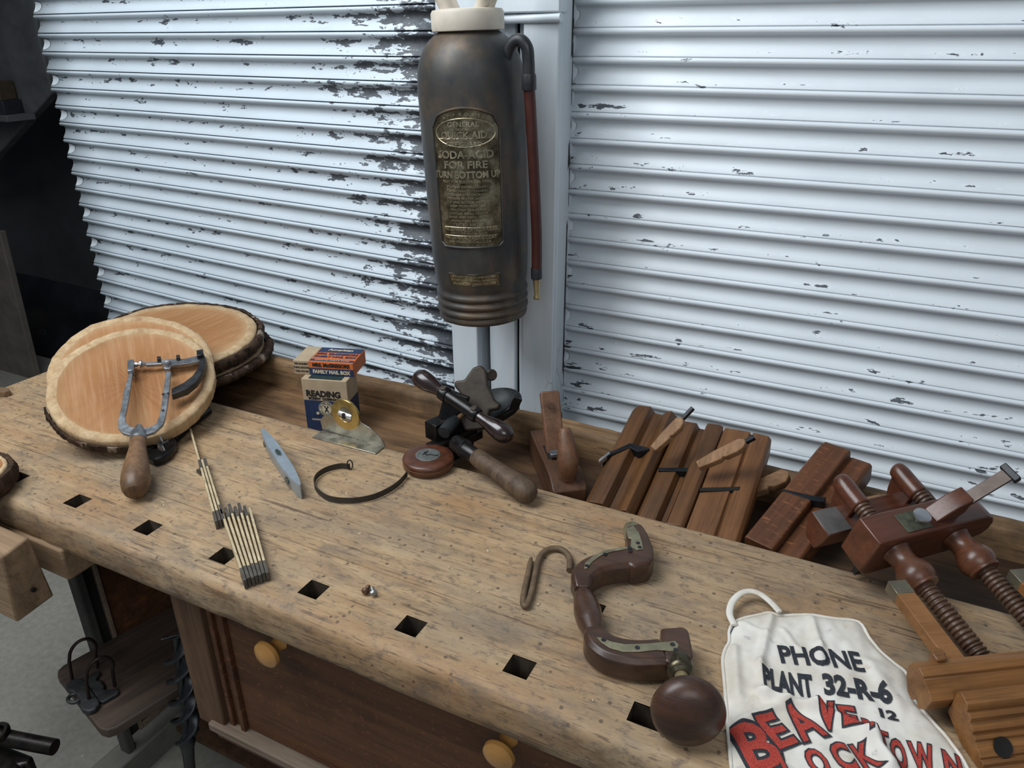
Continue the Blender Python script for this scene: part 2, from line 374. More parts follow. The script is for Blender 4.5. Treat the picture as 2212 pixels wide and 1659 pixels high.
# ================================================================ workbench
def mat_bench(name, face=False):
    q = N(name); P = q.tc.outputs['Object']
    g = q.noise(q.map((2.4, 34, 34)), 1.4, 8, .62, .8)
    big = q.noise(q.map((2.2, 4.5, 4)), 1.6, 6, .6, .3)
    c = q.ramp(g, [(.28, (.34, .22, .115)), (.5, (.435, .295, .165)), (.72, (.53, .38, .225))])
    c = q.mix(q.ramp(big, [(.44, 0.0), (.66, .7)]), c, (.27, .215, .15))
    warm = q.noise(q.map((3, 8, 6), loc=(5, 5, 0)), 1.3, 5, .6)
    c = q.mix(q.ramp(warm, [(.5, 0.0), (.7, .55)]), c, (.33, .17, .07))
    # short dark dashes along the grain
    d = q.noise(q.map((34, 380, 300), loc=(2, 1, 0)), 1.0, 3, .6)
    c = q.mix(q.ramp(d, [(.585, 0.0), (.66, .68)]), c, (.085, .058, .038))
    # grime smudges
    sm_ = q.noise(q.map((42, 64, 60), loc=(0, 7, 3)), 1.0, 7, .75)
    c = q.mix(q.ramp(sm_, [(.53, 0.0), (.64, .68)]), c, (.12, .097, .078))
    sm2 = q.noise(q.map((9, 20, 20), loc=(1, 3, 3)), 1.0, 8, .72)
    c = q.mix(q.ramp(sm2, [(.50, 0.0), (.66, .66)]), c, (.17, .135, .105))
    # round dents
    vd = q.vor(q.map((1, 1, 1)), 62, 'F1'); vc = q.n('TexVoronoi'); q.l(P, vc.inputs['Vector']); vc.inputs['Scale'].default_value = 62
    rnd = q.sep(vc.outputs['Color'])[0]
    dot = q.math('MULTIPLY', q.ramp(vd, [(0, 1.0), (.13, .9), (.19, 0.0)]), q.ramp(rnd, [(.60, 0.0), (.66, 1.0)]))
    c = q.mix(q.math('MULTIPLY', dot, .75), c, (.07, .052, .038))
    # knife scratches in several directions
    for a, lo in ((.5, 0), (-.75, 4), (1.3, 9), (.05, 2)):
        s1 = q.noise(q.map((5, 170, 170), rot=(0, 0, a), loc=(lo, lo, 0)), 1.0, 2, .5)
        msk = q.ramp(q.noise(q.map((1, 1, 1), loc=(lo, 0, 0)), 9, 3), [(.5, 0.0), (.6, 1.0)])
        c = q.mix(q.math('MULTIPLY', q.ramp(s1, [(.63, 0.0), (.67, .62)]), msk), c, (.08, .052, .034))
    # stains of their own shape; brown left-end ones paint in the dimmer light
    nd = q.noise(q.map((1, 1, 1)), 22, 6, .65)
    for (x, y, r, col, am) in ((-.20, .80, .10, (.13, .09, .06), .75), (-.93, 1.0, .055, (.08, .06, .055), .8), (-.29, .70, .045, (.12, .07, .035), .7), (-.275, .985, .035, (.16, .085, .03), .7),
                               (-1.35, .86, .16, (.25, .15, .08), .5), (-1.55, .72, .16, (.22, .14, .08), .5), (-1.05, .76, .12, (.3, .2, .12), .4), (-.66, .585, .045, (.2, .11, .05), .4), (-.50, .60, .06, (.6, .42, .25), .4), (-.02, .74, .05, (.10, .07, .05), .7)):
        m_ = q.n('VectorMath', operation='DISTANCE'); q.l(q.map((1, 1.5 if am < .6 else 1.7, .6)), m_.inputs[0]); m_.inputs[1].default_value = (x, y*(1.5 if am < .6 else 1.7), .85*.6)
        w = q.math('ADD', q.math('MULTIPLY', m_.outputs['Value'], 1/r), q.math('MULTIPLY', q.math('SUBTRACT', nd, .5), 2.6))
        c = q.mix(q.math('MULTIPLY', q.ramp(w, [(.55, 1.0), (1.0, 0.0)]), am), c, col)
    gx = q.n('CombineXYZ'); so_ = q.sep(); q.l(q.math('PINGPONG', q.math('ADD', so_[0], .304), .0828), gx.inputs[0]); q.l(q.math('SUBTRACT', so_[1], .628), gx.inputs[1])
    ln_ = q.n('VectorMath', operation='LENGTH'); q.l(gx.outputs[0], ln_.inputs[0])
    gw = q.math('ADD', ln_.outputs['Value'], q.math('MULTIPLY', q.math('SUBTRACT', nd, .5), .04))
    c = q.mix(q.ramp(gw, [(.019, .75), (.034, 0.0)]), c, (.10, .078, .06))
    if face:
        sep = q.sep()
        f = q.ramp(q.noise(q.map((14, 14, 40)), 1.0, 6, .7), [(.48, 0.0), (.66, .8)])
        fz = q.ramp(sep[2], [(.0, 1.0), (.833, 1.0), (.843, 0.0)])
        fz = q.math('MULTIPLY', f, q.math('LESS_THAN', sep[2], .838))
        c = q.mix(fz, c, (.17, .095, .05))
    h = q.math('SUBTRACT', q.math('MULTIPLY', g, .5), q.math('ADD', dot, q.math('MULTIPLY', d, .3)))
    q.bump(h, .35, .0018)
    return q.out(c, q.ramp(big, [(.3, .55), (.7, .72)]), 0, .35)
M_BENCH = mat_bench('worn_bench_maple', True)
M_TRAY = wood('dark_tray_wood', (.06, .033, .016), (.23, .13, .062), 0, .8, .6, (.03, .02, .012), .75, .6)
def mat_tray():
    q = N('stained_tray_wood'); g = q.noise(q.map((2.2, 26, 26)), 1.5, 8, .65, .6); o = q.sep()
    c = q.ramp(g, [(.28, (.13, .068, .03)), (.72, (.33, .19, .09))])
    dk = q.ramp(g, [(.28, (.022, .013, .009)), (.72, (.085, .045, .024))])
    n = q.noise(q.map((3, 9, 9)), 1.2, 6, .65)
    xx = q.math('ADD', o[0], q.math('MULTIPLY', q.math('SUBTRACT', n, .5), 1.1))
    w = q.ramp(q.math('MULTIPLY_ADD', xx, 1/3.0, .6), [(.0, 1.0), (.36, .9), (.43, .2), (.53, .2), (.62, .8), (1, .95)])
    c = q.mix(w, c, dk); d = q.noise(q.map((14, 160, 160)), 1, 3); c = q.mix(q.ramp(d, [(.6, 0.0), (.68, .6)]), c, (.03, .018, .01))
    q.bump(g, .3, .002); return q.out(c, .6, 0, .35)
M_TRAYL = mat_tray()
M_RAIL = wood('worn_rail_wood', (.085, .048, .022), (.34, .205, .10), 0, .7, .6, (.025, .014, .008), .9, .6)
M_CAB = wood('reddish_brown_cabinet', (.055, .021, .009), (.15, .060, .024), 0, .7, .5, (.03, .014, .008), .7, .5, flecks=.35)
M_CABD = wood('dark_brown_frame', (.07, .036, .02), (.17, .095, .052), 2, .8, .55, (.02, .012, .008), .6, .5)
M_HOLE = wood('grimy_shaded_hole_wood', (.018, .012, .008), (.10, .07, .045), 2, 1.2, .8, (.01, .008, .006), .7, .5)  # grimy wall colour, darkened to paint in the shade inside the holes
M_LRAIL = wood('scuffed_pale_rail', (.14, .10, .072), (.27, .205, .15), 0, .8, .65, (.06, .04, .03), .5, .5)
M_LEG = wood('grey_painted_leg', (.035, .033, .032), (.105, .098, .09), 2, .6, .7, (.02, .02, .02), .6, .5)
M_FOOT = plain('grey_concrete_foot', (.16, .155, .13), .8, 0, .2, 20, .3)
M_KNOB = plain('honey_wooden_knob', (.46, .23, .065), .3, 0, .15, 25, .05, coat=.4)
M_BEAM = wood('vise_beam_end_grain', (.16, .10, .055), (.36, .24, .14), 0, .7, .7, (.07, .045, .03), .7, .5)
M_SHAD = plain('shade_black', (.008, .006, .005), .8)  # near-black that stands in for shade in gaps, slots and holes
bench = thing('workbench', 'long worn wooden workbench with square dog holes and a tool tray', 'workbench', T(-.6, .85, 0))
BO = V((.6, -.85, 0))
def bp(mb, name, m, **k):                # parts are written in world coordinates, shift into the bench's frame
    mb.v = [(x+.6, y-.85, z) for x, y, z in mb.v]; o = mb.build(name, m, bench, **k)
    return o
# materials of the bench use object coordinates shifted back: keep origin offset in mapping-free way
def plank(x0, x1, prof, holes, name, m, seg=.012, skip=None, wob=.0016):
    xs = set(); x = x0
    while x < x1: xs.add(round(x, 5)); x += seg
    xs.add(x1)
    for h in holes: xs |= {h[0], h[1]}
    xs = sorted(xs)
    mb = MB(); n = len(prof); vv = []
    for x in xs:
        for j, (y, z) in enumerate(prof):
            edge = 1 if (y < .60) else .25
            chipv = .004*max(0, nz(x*14, j*.2, 5)-.25) if y < .60 else 0
            vv.append((x, y+edge*wob*nz(x*10, j*.15, 1)+chipv*2, z+edge*.6*wob*nz(x*13, j*.15, 7)-chipv-.0012*max(0, nz(x*3, y*9, 2))*(z > .849)))
    f = []
    def inh(x, y): return any(h[0] < x < h[1] and h[2] < y < h[3] for h in holes)
    for i in range(len(xs)-1):
        for j in range(n-1):
            cx = (xs[i]+xs[i+1])/2; cy = (prof[j][0]+prof[j+1][0])/2
            if prof[j][1] > .8485 and prof[j+1][1] > .8485 and inh(cx, cy): continue
            f.append((i*n+j, i*n+j+1, (i+1)*n+j+1, (i+1)*n+j))
    f.append(tuple(range(n))); f.append(tuple((len(xs)-1)*n+j for j in range(n)))
    mb.add(vv, f)
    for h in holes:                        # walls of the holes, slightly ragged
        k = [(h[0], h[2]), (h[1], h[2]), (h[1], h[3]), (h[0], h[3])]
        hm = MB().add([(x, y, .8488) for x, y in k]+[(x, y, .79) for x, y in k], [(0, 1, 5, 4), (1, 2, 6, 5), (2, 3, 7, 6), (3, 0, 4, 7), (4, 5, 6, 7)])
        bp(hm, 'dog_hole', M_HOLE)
    return bp(mb, name, m, ang=50)
HX = [-1.2975, -1.132, -.9625, -.799, -.6275, -.464, -.304, -.137]
holes = [(x-.0165, x+.0165, .6125, .6435) for x in HX]
holes[-1] = (-.160, -.105, .610, .640)
front = [(.66, .782), (.582, .783), (.576, .788), (.5745, .80), (.574, .815), (.575, .83), (.5765, .838), (.580, .8445), (.586, .8485), (.594, .85), (.6035, .85), (.610, .85), (.6125, .85), (.640, .85), (.6435, .85), (.66, .85), (.70, .85), (.7005, .782)]
plank(-1.69, -.030, front, holes, 'front_plank', M_BENCH)
h2 = (-.2585, -.2455, .764, .779)
top = [(.7010, .79), (.7012, .848), (.7020, .85), (.73, .85), (.764, .85), (.779, .85), (.83, .85), (.88, .85), (.93, .85), (.98, .85), (1.002, .85), (1.009, .8465), (1.012, .84), (1.013, .79)]
plank(-1.69, .95, top, [h2], 'worktop', M_BENCH, seg=.02)
bp(MB().box(.03, .95, .58, .70, .785, .849), 'tail_vise', M_BENCH, bevel=.004)
bp(MB().box(-1.69, .95, 1.0132, 1.236, .765, .79), 'tray_floor', M_TRAYL)
def rail(a, b):
    pr = [(1.232, .77), (1.233, .835), (1.238, .846), (1.246, .85), (1.264, .8495), (1.268, .845), (1.268, .77)]
    x = -1.69+2.64*a; j = round(b*6); y, z = pr[j]
    w = .004 if 0 < j < 5 else 0
    return (x, y+w*nz(x*9, j*.3, 1)+w*.8*nz(x*40, j*.3, 5), z+w*.7*nz(x*7, j*.3, 3)-.008*max(0, nz(x*2.3, 1.5, 8))*(1 if 1 < j < 4 else 0))
bp(MB().grid(rail, 260, 6).box(-1.69, .95, 1.234, 1.267, .70, .78), 'back_rail', M_RAIL, ang=60)
bp(MB().box(-1.69, -1.665, 1.014, 1.234, .79, .848), 'tray_end', M_RAIL, bevel=.003)
# trestle, foot, inner panels
lx0 = atY(143, 1250, .685).x; lx1 = lx0+.030; ybt = atX(198, 1230, lx1-.012).y
bp(MB().box(lx0, lx1, .685, .705, .06, .782), 'leg', M_LEG, bevel=.004)
bp(MB().box(lx0, lx1, 1.14, 1.20, .06, .765), 'leg', M_LEG, bevel=.004)
bp(MB().prism([(.50, 0), (1.28, 0), (1.28, .04), (1.2, .07), (.60, .07), (.50, .04)], lx0-.02, lx1+.012, Matrix(((0, 0, 1, 0), (1, 0, 0, 0), (0, 1, 0, 0), (0, 0, 0, 1)))), 'foot', M_FOOT, bevel=.004)
bp(MB().box(lx0+.005, lx1-.015, .705, 1.14, .13, .782), 'side_panel', M_CAB)
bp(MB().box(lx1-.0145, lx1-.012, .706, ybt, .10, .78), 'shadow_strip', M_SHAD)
bp(MB().box(lx1-.0145, lx1-.004, ybt, ybt+.009, .10, .78), 'batten', M_LRAIL, bevel=.002)
bp(MB().box(lx1-.0145, lx1-.004, ybt+.009, 1.14, .10, .118), 'lower_batten', M_LRAIL, bevel=.002)
bp(MB().box(lx0, -.86, 1.12, 1.14, .02, .77), 'back_panel', M_CABD)
bp(MB().box(lx0, -.86, .80, 1.12, .03, .045), 'bottom_board', M_CABD)
# cabinet
cabM = M_CAB
bp(MB().box(-.86, .9, .66, 1.12, .44, .78), 'cabinet_body', M_CABD)
bp(MB().box(-.932, -.868, .615, .66, .455, .781), 'cabinet_post', M_CABD, bevel=.003)
gm = MB()
for i, (xa, xb, y) in enumerate(((-.862, -.852, .622), (-.850, -.845, .628), (-.843, -.838, .626), (-.836, -.826, .621))): gm.box(xa, xb, y, .66, .462, .781)
bp(gm, 'grooved_moulding', M_CAB, bevel=.0015)
dr = bp(MB().box(-.824, .55, .628, .66, .474, .781), 'drawer', M_CAB, bevel=.002)
for x in (-.708, -.318):
    kn = MB().lathe([(0, 0), (.011, 0), (.0135, .004), (.0105, .010), (.0095, .016), (.012, .021), (.019, .025), (.0225, .030), (.0215, .036), (.015, .0405), (.006, .0425), (0, .0428)], 32, T(x+.6, .628-.85, .722) @ RX(90))
    ko = kn.build('knob', M_KNOB, dr)
bp(MB().box(-.90, .55, .606, .66, .452, .470), 'bottom_rail', M_LRAIL, bevel=.003)
bp(MB().box(-.93, .9, .64, .68, .385, .450), 'base_rail', M_CABD, bevel=.003)
# face vise at the left
a1 = atX(0, 1205, -1.13); a2 = atX(62, 1160, -1.13); a3 = atX(118, 1287, -1.13); a4 = atX(38, 1346, -1.13)
y0, y1 = (a1.y+a4.y)/2, (a2.y+a3.y)/2; z0, z1 = (a3.z+a4.z)/2, (a1.z+a2.z)/2
vise = MB().loft([[(x, y, z) for y, z in ((a1.y, a1.z), (a2.y, a2.z), (a3.y, a3.z), (a4.y, a4.z))] for x in [-1.55, -1.45, -1.35, -1.25, -1.2, -1.16, -1.13]])
bp(vise, 'vise_jaw', M_BEAM, bevel=.004)
bp(MB().lathe([(0, 0), (.004, 0), (.004, .004), (0, .004)], 12, T(-1.129, (a1.y+a3.y)/2, (a3.z*.7+a1.z*.3)) @ RY(90)), 'screw_hole', M_SHAD)
bp(MB().box(-1.36, -1.118, .570, .64, .728, .790), 'vise_block', M_BEAM, bevel=.004)
print('vise', a1, a2, a3, a4)
# ================================================================ fire extinguisher on the post
M_BRONZE = None
def mat_bronze():
    q = N('tarnished_bronze'); v = q.map((1, 1, 1)); a = q.noise(v, 9, 6, .6); b = q.noise(q.map((1, 1, .35), loc=(2, 2, 2)), 26, 5, .65); f = q.noise(v, 140, 3)
    c = q.ramp(a, [(.34, (.045, .050, .056)), (.5, (.080, .073, .064)), (.64, (.150, .105, .068))])
    c = q.mix(q.ramp(b, [(.5, 0.0), (.75, .7)]), c, (.030, .036, .043))
    c = q.mix(q.ramp(q.noise(q.map((1, 1, .5), loc=(7, 0, 0)), 5, 3), [(.52, 0.0), (.70, .6)]), c, (.15, .17, .19))
    q.bump(q.math('ADD', q.math('MULTIPLY', a, .6), q.math('MULTIPLY', f, .06)), .2, .002)
    return q.out(c, q.ramp(b, [(.3, .42), (.7, .6)]), .45)
M_BRONZE = mat_bronze()
def mat_brassplate():
    q = N('tarnished_brass_plate'); a = q.noise(q.map((1, 1, 1)), 34, 6, .65); b = q.noise(q.map((1, 1, .6)), 90, 4)
    c = q.ramp(a, [(.35, (.055, .045, .03)), (.52, (.19, .155, .095)), (.66, (.42, .38, .27))])
    q.bump(b, .25, .001); return q.out(c, .34, .8)
M_BPLATE = mat_brassplate()
M_BRAISED = plain('worn_raised_brass', (.52, .46, .32), .3, .8, .3, 60, .1)
M_CREAM = plain('cream_enamel_cap', (.62, .56, .47), .5, 0, .12, 25, .2)
M_HOSE = plain('dark_red_rubber_hose', (.060, .014, .010), .5, 0, .25, 30, .1)
M_BLKRUB = plain('black_fitting', (.02, .022, .026), .4, 0, .2, 30, .1)
M_BRASS = plain('aged_brass', (.45, .36, .20), .35, .8, .2, 40, .1)
M_TURQ = plain('turquoise_patina', (.12, .42, .42), .7)
exb = V((-.6935, 1.262, 1.052))
ext = thing('fire_extinguisher', 'tall tarnished bronze fire extinguisher with brass name plate hanging on the white post', 'fire extinguisher',
            Matrix.Translation(exb) @ Matrix.Rotation(radians(-1.6), 4, V((0, 1, 0))) @ Matrix.Rotation(radians(1.0), 4, V((1, 0, 0))) @ Matrix.Scale(.977, 4, (0, 0, 1)))
R0 = .0925
prof = [(0, .004), (.070, .004), (.0835, 0), (.087, .002), (.088, .008), (.086, .013)]
for k in range(3):
    z = .013+k*.017
    prof += [(.0855, z+.001), (.0895, z+.004), (.0905, z+.008), (.0895, z+.012), (.0855, z+.0155)]
prof += [(.0865, .068), (.089, .074), (.0905, .09), (R0, .13), (.0945, .25), (.0955, .36), (.0955, .43), (.0945, .452), (.092, .47), (.0865, .488), (.078, .504), (.068, .515), (.058, .523), (.052, .527), (.050, .53)]
MB().lathe(prof, 72).build('body', M_BRONZE, ext, ang=60)
def cylpt(rad): return lambda x, y, z: ((rad(y)+z)*sin(x/.0935+A0), -(rad(y)+z)*cos(x/.0935+A0), y)
A0 = radians(-48)                         # the plate faces the camera's left
A0 = radians(12)
def rz(z): return interp(z, [0, .07, .09, .13, .25, .36, .43, .452], [.0865, .087, .0905, R0, .0945, .0955, .0955, .0945])
# the camera looks at the cylinder from its left: angle of the view direction around the axis
va = atan2(exb.x, exb.y)                  # measured from -Y
A0 = -va*-1
A0 = -(atan2(0-exb.x, exb.y))*-1
A0 = atan2(-exb.x, exb.y) - radians(9)   # plate centre lies left of the line of sight
pw, pz0, pz1 = .0575, .153, .394
def plate_pts(t, s):                       # outline with an arched top
    x = -pw+2*pw*t; top = pz1-.020*(x/pw)**2-.012*max(0, abs(x/pw)-.82)/.18
    bot = pz0+.008*max(0, abs(x/pw)-.86)/.14
    y = bot+(top-bot)*s
    return x, y
def pf(t, s):
    x, y = plate_pts(t, s); return cylpt(rz)(x, y, .0012)
nt = 30
pl = MB().grid(pf, nt, 24).build('name_plate', M_BPLATE, ext); pl.location = (0, 0, .011)
def ridge(pts, r, name, m, parent, closed=True):
    return MB().tube([cylpt(rz)(x, y, .0012) for x, y in pts], r, 6, closed=closed).build(name, m, parent)
bor = [plate_pts(t/nt, 0) for t in range(nt+1)]+[plate_pts(1, s/12) for s in range(1, 13)]+[plate_pts(1-t/nt, 1) for t in range(1, nt+1)]+[plate_pts(0, 1-s/12) for s in range(1, 12)]
ridge([(x*1.06, (y-.28)*1.02+.28) for x, y in bor], .0022, 'plate_bead', M_BRONZE, pl)
ridge([(.0525*cos(a*pi/24), .355+.024*sin(a*pi/24)) for a in range(48)], .0010, 'oval_ring', M_BRAISED, pl)
tx = []
def TL(body, size, y, bold=.0, xs=1.0, sp=1.0, dx=-.002, fine=.004): tx.append((text_mesh(body, size, bold, .0009, spacing=sp, xs=xs, fine=fine), dx, y, 0))
TL('GENERAL', .0115, .3685, .0003, 1.05, 1.05); TL('MODEL', .006, .3605, .0001, 1.1); TL('QUICK AID', .0165, .3505, .0003, .95)
TL('ESTD', .005, .3425, 0, 1.2); TL('FIRE GUARD', .0105, .3355, .0002, 1.05)
TL('SODA-ACID', .0185, .3175, .0004, 1.0); TL('FOR FIRE', .0175, .300, .0004, 1.1); TL('TURN BOTTOM UP', .0165, .2825, .0004, .84)
TL('NOT FOR ELECTRICAL FIRES', .0062, .271, 0, 1.1)
for k, b in enumerate(('TO PLAY EXTINGUISHER', 'TO RECHARGE - CHARGE', 'DISSOLVE ONE PACKAGE', 'SODA IN WATER. BOTTLE', 'TO LINE. ACID IN BOTTLE', 'KEEP FROM FREEZING', 'USE ONLY QUICK AID', 'CHARGE. REFILL YEARLY', 'RINSE AND REFILL AFTER', 'INSPECTION RECORD')):
    TL(b, .0056, .2615-.0068*k, 0, 1.15)
TL('TESTED 300 LBS.', .0072, .1935, 0, 1.1)
TL('THE GENERAL DETROIT CORP.', .0084, .184, .0001, .9); TL('DETROIT, MICH. U.S.A.', .0062, .1765, 0, 1.1)
TL('THE GENERAL PACIFIC CORP.', .0084, .169, .0001, .9); TL('LOS ANGELES, CAL., U.S.A.', .0062, .1615, 0, 1.1)
for k, (ch, a) in enumerate(zip('APPROVED', range(8))):
    aa = (a-3.5)*.21; tx.append((text_mesh(ch, .0075, 0, .0009), .044*sin(aa)*1.15, .362+.024*cos(aa)-.0005, -aa*.55))
text_obj('embossed_text', tx, lambda x, y, z: cylpt(rz)(x, y, .0016+z*.9), M_BRAISED, pl)
for y in (.1885, .1727, .3455): ridge([(-.05+.1*k/10, y) for k in range(11)], .0006, 'rule_line', M_BRAISED, pl, False)
lp = MB().grid(lambda a, b: cylpt(rz)(-.050+.1*a, .0865+.021*b, .0012), 20, 3).build('lower_plate', M_BPLATE, ext)
ridge([(-.051, .0855), (0, .0855), (.051, .0855), (.051, .1085), (0, .1085), (-.051, .1085)], .0012, 'plate_bead', M_BRONZE, lp)
tx = [(text_mesh(b, .0052, 0, .0008, xs=1.1, fine=.004), 0, .1035-.0068*k, 0) for k, b in enumerate(('CAPACITY 2½ GALLONS U.S. MFR.', 'PATENTED. APPROVED. INSPECTED', 'GUARANTEED UNDER THE LAW'))]
text_obj('embossed_text', tx, lambda x, y, z: cylpt(rz)(x, y, .0016+z), M_BRAISED, lp)
MB().lathe([(0, 0), (.004, .0), (.003, .0015), (0, .002)], 10, T(*cylpt(rz)(.042, .040, -.001))@RX(90)).build('paint_spot', M_TURQ, ext)
# cap with two forked ears
cap = MB().lathe([(.050, .526), (.062, .528), (.063, .532), (.063, .556), (.060, .561), (.045, .563), (.030, .563), (0, .564)], 48).build('cap', M_CREAM, ext, ang=40)
for a in (0, pi):
    M = Matrix.Rotation(a+.05, 4, 'Z')
    MB().tube(sm([(.030, .012, .558), (.042, .016, .585), (.058, .016, .615), (.070, .006, .66)], 5), .0115, 12, M).tube(sm([(.030, -.012, .558), (.046, -.018, .585), (.062, -.014, .615), (.070, -.002, .66)], 5), .0115, 12, M).build('cap_ear', M_CREAM, cap)
# elbow, hose, nozzle on the right
hx = .106
elb = MB().tube(sm([(.078, -.012, .478), (.090, -.014, .503), (.105, -.014, .510), (.118, -.014, .498), (.1205, -.014, .475), (.1205, -.014, .455)], 6), [.0105]*31, 14).build('elbow', M_BLKRUB, ext)
MB().lathe([(.012, .430), (.0125, .432), (.0125, .452), (.0115, .456)], 20, T(.1205, -.014, 0)).build('collar', M_BLKRUB, elb)
hose = MB().tube(sm([(.1205, -.014, .44), (.1215, -.010, .36), (.122, -.004, .26), (.121, .002, .16), (.118, .004, .088)], 6), .0098, 16).build('hose', M_HOSE, ext)
MB().lathe([(.0105, .084), (.0108, .086), (.0108, .104), (.0100, .106)], 20, T(.118, .004, 0)).build('ferrule', M_BLKRUB, hose)
MB().lathe([(0, .042), (.0065, .042), (.0072, .044), (.0068, .047), (.0055, .050), (.0062, .066), (.0078, .082), (.0078, .086)], 20, T(.118, .004, 0)).build('nozzle', M_BRASS, ext)
MB().box(-.012, .012, .088, .118, .40, .55).build('wall_bracket', M_POST, ext, bevel=.002)

# ================================================================ wood slices
def mat_slice(name, k=5.0):
    q = N(name); o = q.sep()
    r = q.math('SQRT', q.math('ADD', q.math('MULTIPLY', o[0], o[0]), q.math('MULTIPLY', o[1], o[1])))
    rn = q.math('ADD', r, q.math('MULTIPLY', q.math('SUBTRACT', q.noise(q.map((1, 1, .2)), 12, 4), .5), .018))
    c = q.ramp(q.math('MULTIPLY', rn, k), [(0, (.28, .115, .038)), (.42, (.36, .165, .062)), (.62, (.40, .20, .085)), (.70, (.50, .32, .165)), (1.0, (.56, .40, .23))])
    ring = q.n('TexWave', wave_type='BANDS'); 
    rr = q.n('CombineXYZ'); q.l(rn, rr.inputs[0]); q.l(rr.outputs[0], ring.inputs[0]); ring.inputs['Scale'].default_value = 55; ring.inputs['Distortion'].default_value = .6
    c = q.mix(q.math('MULTIPLY', ring.outputs[1], .10), c, (.38, .19, .08))
    saw = q.noise(q.map((160, 9, 20), rot=(0, 0, .5)), 1.0, 4, .6)
    c = q.mix(q.ramp(saw, [(.45, 0.0), (.75, .4)]), c, (.58, .39, .22))
    bl = q.noise(q.map((1, 1, 1), loc=(3, 3, 3)), 14, 5, .6)
    c = q.mix(q.ramp(bl, [(.55, 0.0), (.78, .55)]), c, (.33, .16, .07))
    q.bump(saw, .25, .001); return q.out(c, .7, 0, .3)
M_SLICE = mat_slice('cut_wood_face')
M_SLICEB = mat_slice('cut_wood_face_large', 3.75)
M_RIM = wood('pale_sapwood_rim', (.40, .25, .12), (.66, .50, .31), 2, 1.2, .75, (.25, .13, .06), .5, .3, bump=.5)
def mat_bark():
    q = N('tree_bark'); a = q.noise(q.map((1, 1, .35)), 70, 6, .7); b = q.noise(q.map((1, 1, .4), loc=(4, 4, 4)), 26, 4)
    c = q.ramp(a, [(.35, (.022, .014, .010)), (.6, (.085, .05, .032)), (.72, (.16, .10, .065))])
    c = q.mix(q.ramp(b, [(.60, 0.0), (.66, .7)]), c, (.42, .34, .26)); q.bump(a, 1.0, .006); return q.out(c, .9, 0, .2)
M_BARK = mat_bark()
def wslice(label, M, rx, ry, th, seed, dish=0, barkw=.004, phase=0, rim=True, span=1.3, dents=()):
    t = thing('wood_slice', label, 'wood slice', M, 'cut wood slices on the bench')
    n = 120
    def rad(a, k=1): return k*(1-sum(am*max(0, cos(a-radians(da)))**pw_ for da, am, pw_ in dents))*(1+.035*nz(cos(a)*1.3, sin(a)*1.3, seed)+.012*nz(cos(a)*5, sin(a)*5, seed)+.006*nz(cos(a)*16, sin(a)*16, seed))
    def ringp(k, z, jag=0): return [(rx*rad(a, k)*cos(a)*(1+jag*nz(cos(a)*30, sin(a)*30, seed+z*50)), ry*rad(a, k)*sin(a)*(1+jag*nz(cos(a)*30, sin(a)*30, seed+z*50)), z+(.0022*nz(cos(a)*9, sin(a)*9, k*3+seed) if jag or z > th*.5 else 0)) for a in [2*pi*i/n for i in range(n)]]
    top = MB()
    ks = [.02, .2, .4, .6, .74, .79]
    if dish: zs = [th-dish, th-dish, th-dish, th-dish*.97, th-dish*.85, th-dish*.6]
    else: zs = [th]*6
    top.loft([ringp(k, z) for k, z in zip(ks, zs)]+([ringp(.83, th-dish*.35, .002), ringp(.865, th, .003)] if dish else [ringp(.88, th), ringp(.885, th)]), caps=False)
    v = top.v; top.f.append(tuple(range(n)))
    top.build('cut_face', M_SLICE if dish else M_SLICEB, t, ang=60)
    MB().loft([ringp(.865 if dish else .88, th, .003 if dish else 0), ringp(.93, th+.001), ringp(.975, th-.001, .004), ringp(.985, th-.004, .006), ringp(.99, th*.5, .01), ringp(.97, .001, .006), ringp(.6, 0), ringp(.02, 0)], caps=False).build('sapwood_rim' if rim else 'edge', M_RIM, t, ang=60)
    if barkw:
        segs = [(phase, phase+span)] if rim else [(0, 2*pi)]
        for s0, s1 in segs:
            m = int((s1-s0)/(2*pi)*160)
            def bk(a_, b_):
                a = s0+(s1-s0)*a_; kk = [1.0, 1.0+barkw/rx, 1.0+1.5*barkw/rx, 1.0+1.3*barkw/rx, 1.0, .985][round(b_*5)]
                z = [th*.93, th*.96, th*.66, th*.3, .001, .004][round(b_*5)]
                j = 1+(.02*nz(cos(a)*24, sin(a)*24, z*60+seed)+.008*nz(a*40, z*90, seed))*(0 < b_ < 1)
                if rim: z = z*(1-.0) if b_ > .5 else z-(.35+.3*nz(a*6, seed))*th*.8
                return (rx*rad(a, kk*j)*cos(a), ry*rad(a, kk*j)*sin(a), z)
            MB().grid(bk, m, 5).build('bark', M_BARK, t, ang=70)
    return t
